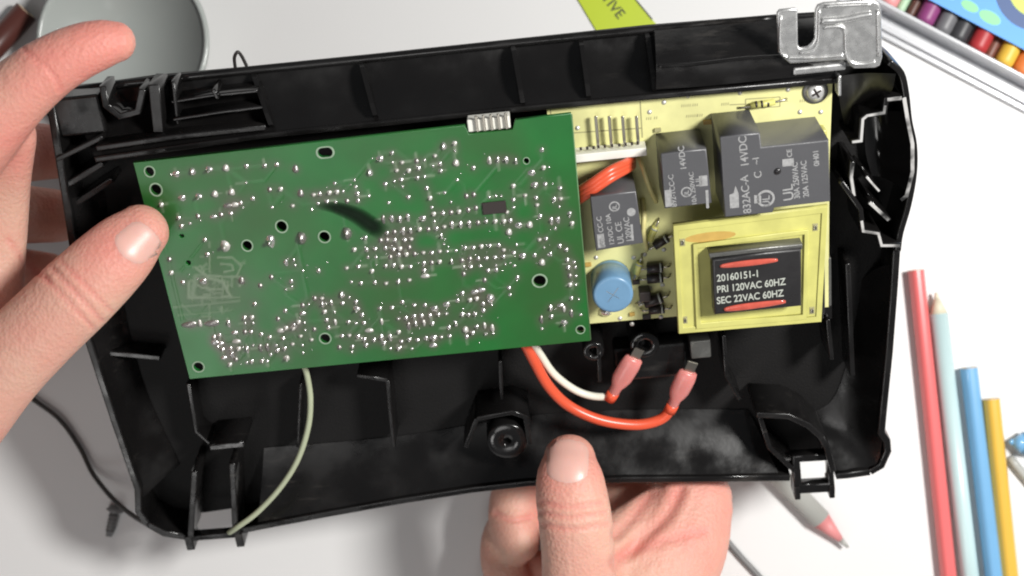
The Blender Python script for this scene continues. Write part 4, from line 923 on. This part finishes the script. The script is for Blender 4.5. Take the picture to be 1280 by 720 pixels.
# ------------------------------------------------------------------ hands
def st(px, py, z, rpx): 
    p = TW(px, py, z); return (p, rpx * (CAMZ - z) / F)
def hand(name, label, chains, creases, blush, nails, extra_smooth=6):
    vs, fs = [], []
    def add(v, f):
        o = len(vs); vs.extend(v); fs.extend([tuple(i + o for i in q) for q in f])
    def ball(c, rw, n=14):
        bm = bmesh.new(); bmesh.ops.create_uvsphere(bm, u_segments=n, v_segments=10, radius=1)
        add([c + v.co * rw for v in bm.verts], [tuple(v.index for v in f.verts) for f in bm.faces]); bm.free()
    for ch in chains:
        pts = [Vector((*s[0], s[1])) for s in ch['st']]
        P4 = smooth4(pts, 6)
        p = [q[0] for q in P4]; r = [q[1] for q in P4]
        k = ch.get('flat', 1.0)
        v, f = rings(p, [(a, a * k) for a in r], 20, up=ch.get('up', (0, 0, 1))); add(v, f)
        for e in (0, -1):
            bm = bmesh.new(); bmesh.ops.create_uvsphere(bm, u_segments=18, v_segments=12, radius=1)
            d = (p[0] - p[1]).normalized() if e == 0 else (p[-1] - p[-2]).normalized()
            u = Vector(ch.get('up', (0, 0, 1))); s_ = d.cross(u).normalized(); u2 = s_.cross(d).normalized()
            add([p[e] + s_ * v.co.x * r[e] + u2 * v.co.y * r[e] * k + d * v.co.z * r[e] * .9 for v in bm.verts], [tuple(v.index for v in f.verts) for f in bm.faces]); bm.free()
    me = mesh_from(vs, fs)
    o = bpy.data.objects.new('h', me); C.objects.link(o)
    bmx = bmesh.new(); bmx.from_mesh(me); bmesh.ops.recalc_face_normals(bmx, faces=bmx.faces); bmx.to_mesh(me); bmx.free()
    rm = o.modifiers.new('r', 'REMESH'); rm.mode = 'VOXEL'; rm.voxel_size = .0009; rm.use_smooth_shade = True
    sm = o.modifiers.new('s', 'SMOOTH'); sm.factor = .5; sm.iterations = extra_smooth
    dg = bpy.context.evaluated_depsgraph_get(); dg.update()
    m2 = bpy.data.meshes.new_from_object(o.evaluated_get(dg)); bpy.data.objects.remove(o)
    m2.name = name
    n = len(m2.vertices); co = np.zeros(n * 3, np.float32); m2.vertices.foreach_get('co', co); co = co.reshape(-1, 3) * 1000
    no = np.zeros(n * 3, np.float32); m2.vertices.foreach_get('normal', no); no = no.reshape(-1, 3)
    # photo position of each vertex, used to lay creases on the visible side
    ux = 640 + F * co[:, 0] / (CAMZ - co[:, 2]); uy = 360 - F * co[:, 1] / (CAMZ - co[:, 2])
    disp = np.zeros(n); bl_ = np.zeros(n)
    face_up = np.clip(no[:, 2] * 2 + .3, 0, 1)
    for pts, wd, dep in creases:
        pts = np.array([(q.x, q.y) for q in smooth_line([Vector((a, b, 0)) for a, b in pts], 6)])
        best = np.full(n, 1e9)
        for a, b in zip(pts[:-1], pts[1:]):
            L2 = ((b - a) ** 2).sum() + 1e-9
            t = np.clip(((ux - a[0]) * (b - a)[0] + (uy - a[1]) * (b - a)[1]) / L2, 0, 1)
            best = np.minimum(best, np.hypot(ux - a[0] - t * (b - a)[0], uy - a[1] - t * (b - a)[1]))
        g = np.exp(-(best / wd) ** 2) - .35 * np.exp(-((best - wd * 1.9) / (wd * .9)) ** 2)
        disp -= dep * g * face_up; bl_ += .5 * np.exp(-(best / (wd * 1.3)) ** 2) * face_up
    for (x, y, r, v) in blush: bl_ += v * np.exp(-((ux - x) ** 2 + (uy - y) ** 2) / r ** 2)
    co += no * disp[:, None]
    m2.vertices.foreach_set('co', (co / 1000).astype(np.float32).ravel())
    at = m2.attributes.new('blush', 'FLOAT', 'POINT'); at.data.foreach_set('value', np.clip(bl_, 0, 1).astype(np.float32))
    m2.polygons.foreach_set('use_smooth', [True] * len(m2.polygons)); m2.materials.clear(); m2.update()
    ho = put(name, m2, 'skin'); tag(ho, label, 'hand')
    # nails: thin curved plates cast onto the finger surface
    bm = bmesh.new(); bm.from_mesh(m2); tree = BVHTree.FromBMesh(bm); bm.free()
    for (bx, by, tx, ty, hw, zz, tilt) in nails:
        a = TW(bx, by, zz); b = TW(tx, ty, zz); d = (b - a); L = d.length; d.normalize(); s = Vector((-d.y, d.x, 0)); wd = hw * (CAMZ - zz) / F
        cast = (Vector((0, 0, -1)) + s * tilt).normalized()
        NU, NV = 12, 14; gv = []; ok = True
        for j in range(NV + 1):
            v = j / NV
            ww = wd * (1 - .16 * (1 - v) ** 3 - .55 * max(0, v - .72) ** 2 / .0784 * .55) * (1 if v > .08 else .93)
            row = [None] * (NU + 1); mid = NU // 2
            for i in [mid] + [mid + k * sg for sg in (1, -1) for k in range(1, mid + 1)]:
                u = i / NU * 2 - 1
                lon = L * (v * (1 - .10 * u * u) + .14 * u * u * (1 - v))
                p = a + d * lon + s * u * ww - cast * 40
                h_ = tree.ray_cast(p * MM, cast)
                inner = row[i - (1 if i > mid else -1)] if i != mid else (gv[-(NU + 1) + mid] if gv else None)
                bad = h_[0] is None or h_[1].dot(cast) > -.2 or (inner is not None and (h_[0] - inner[0]).length > .006)
                edge = max(abs(u) ** 6, (1 - v) ** 8, 0)
                edge = max(abs(u) ** 5, (1 - v) ** 6, max(0, v - .5) ** 4 * 12)
                if bad and inner is not None: row[i] = (inner[0], inner[1], -.4)
                else: row[i] = (h_[0], h_[1], .42 - .62 * min(1, edge))
            gv += row
        V = [g[0] * 1000 + g[1] * g[2] for g in gv]
        Fc = []
        W = NU + 1
        for j in range(NV):
            for i in range(NU):
                q = (j * W + i, j * W + i + 1, (j + 1) * W + i + 1, (j + 1) * W + i); Fc.append(q)
        put('nail', mesh_from(V, Fc, True), 'nail', ho)
    return ho
def smooth4(pts, n):
    out = []; m = len(pts)
    for i in range(m - 1):
        p0 = pts[max(0, i - 1)]; p1 = pts[i]; p2 = pts[i + 1]; p3 = pts[min(m - 1, i + 2)]
        for k in range(n):
            t = k / n; q = .5 * ((2 * p1) + (p2 - p0) * t + (2 * p0 - 5 * p1 + 4 * p2 - p3) * t * t + (3 * p1 - p0 - 3 * p2 + p3) * t ** 3)
            out.append((Vector(q[:3]), max(.5, q[3])))
    out.append((Vector(pts[-1][:3]), pts[-1][3])); return out

zt_ = 122
hand('hand', 'hand at the left edge with thumb pressing the cover and index finger over its corner',
     [dict(st=[st(178, 288, zt_ - 1, 35), st(160, 305, zt_, 43), st(135, 330, zt_ + 2, 48), st(98, 366, zt_ + 3, 51), st(50, 412, zt_ + 2, 52), st(0, 462, zt_, 55), st(-60, 525, zt_ - 4, 66), st(-140, 600, zt_ - 10, 82)], flat=.82),
      dict(st=[st(146, 52, 136, 26), st(128, 55, 137, 31), st(98, 65, 138, 35), st(60, 86, 138, 39), st(20, 118, 137, 44), st(-30, 165, 134, 55), st(-90, 230, 128, 66)], flat=.9),
      dict(st=[st(0, 160, 126, 50), st(-14, 230, 112, 54), st(-25, 310, 104, 58), st(-40, 390, 104, 66), st(-70, 490, 108, 74)], flat=.6),
      dict(st=[st(-90, 200, 120, 66), st(-150, 330, 112, 90), st(-200, 450, 106, 100), st(-250, 560, 104, 95), st(-330, 680, 104, 90), st(-450, 820, 104, 92)], flat=.7),
      dict(st=[st(70, 190, 62, 34), st(30, 190, 66, 38), st(-30, 195, 82, 42), st(-90, 220, 102, 52)], flat=.9),
      dict(st=[st(75, 270, 50, 33), st(30, 268, 54, 37), st(-40, 265, 72, 42), st(-120, 280, 96, 54)], flat=.9),
      dict(st=[st(60, 345, 44, 30), st(20, 342, 48, 33), st(-60, 335, 66, 38), st(-150, 340, 92, 52)], flat=.9),
      dict(st=[st(30, 410, 42, 26), st(-10, 405, 46, 29), st(-80, 395, 62, 34), st(-180, 400, 88, 50)], flat=.9)],
     [(((66, 336), (100, 372), (128, 402)), 3.0, .5), (((56, 346), (90, 382), (118, 412)), 2.5, .4), (((76, 326), (112, 362), (140, 390)), 2.5, .35), (((30, 62), (62, 88), (76, 112)), 3, .4), (((10, 300), (35, 330), (60, 352)), 4, .3)],
     [(165, 300, 60, .7), (140, 50, 60, .9), (60, 90, 60, .4), (20, 180, 60, .5)],
     [(143, 319, 181, 287, 28, zt_ + 14, 0.0)])

zb2 = 84
hand('hand', 'hand below the cover holding its bottom edge with the thumb on top',
     [dict(st=[st(712, 572, zb2 - 2, 33), st(712, 590, zb2, 41), st(714, 615, zb2 + 1, 45), st(719, 650, zb2 + 1, 46.5), st(722, 690, zb2 - 1, 46), st(724, 730, zb2 - 4, 48), st(730, 790, zb2 - 12, 60), st(760, 870, zb2 - 26, 85)], flat=.85),
      dict(st=[st(868, 632, 46, 50), st(850, 680, 50, 62), st(815, 735, 54, 74), st(780, 800, 56, 88), st(770, 880, 56, 98), st(770, 1000, 56, 92), st(770, 1150, 56, 92)], flat=.62),
      dict(st=[st(735, 720, 62, 50), st(790, 672, 50, 42), st(850, 632, 42, 38)], flat=.7),
      dict(st=[st(870, 625, 42, 46), st(858, 590, 34, 40), st(820, 545, 30, 36), st(760, 530, 28, 33), st(715, 535, 29, 29)], flat=.95),
      dict(st=[st(840, 700, 28, 50), st(800, 640, 20, 42), st(740, 592, 17, 36), st(680, 585, 17, 33), st(648, 610, 19, 31), st(640, 650, 22, 30), st(648, 680, 24, 27)], flat=.9),
      dict(st=[st(810, 760, 26, 50), st(770, 700, 18, 40), st(715, 650, 15, 34), st(665, 645, 15, 31), st(634, 668, 17, 30), st(630, 705, 20, 29), st(642, 732, 22, 26)], flat=.9),
      dict(st=[st(790, 820, 26, 48), st(745, 770, 18, 38), st(690, 722, 14, 31), st(640, 722, 14, 28), st(620, 750, 16, 27), st(630, 780, 18, 24)], flat=.9)],
     [(((676, 628), (712, 634), (752, 628)), 3, .45), (((674, 640), (714, 647), (756, 640)), 3, .5), (((675, 655), (714, 662), (758, 655)), 3, .35),
      (((768, 704), (800, 676), (835, 642), (850, 612)), 7, 1.0), (((770, 668), (792, 645), (812, 618)), 6, .7), (((775, 694), (830, 676), (880, 664)), 6, .25), (((620, 642), (640, 650), (662, 646)), 3.5, .8)],
     [(712, 580, 45, .6), (715, 690, 60, .2), (900, 620, 60, .4)],
     [(710, 610, 711, 553, 31, zb2 + 14, 0.0)])
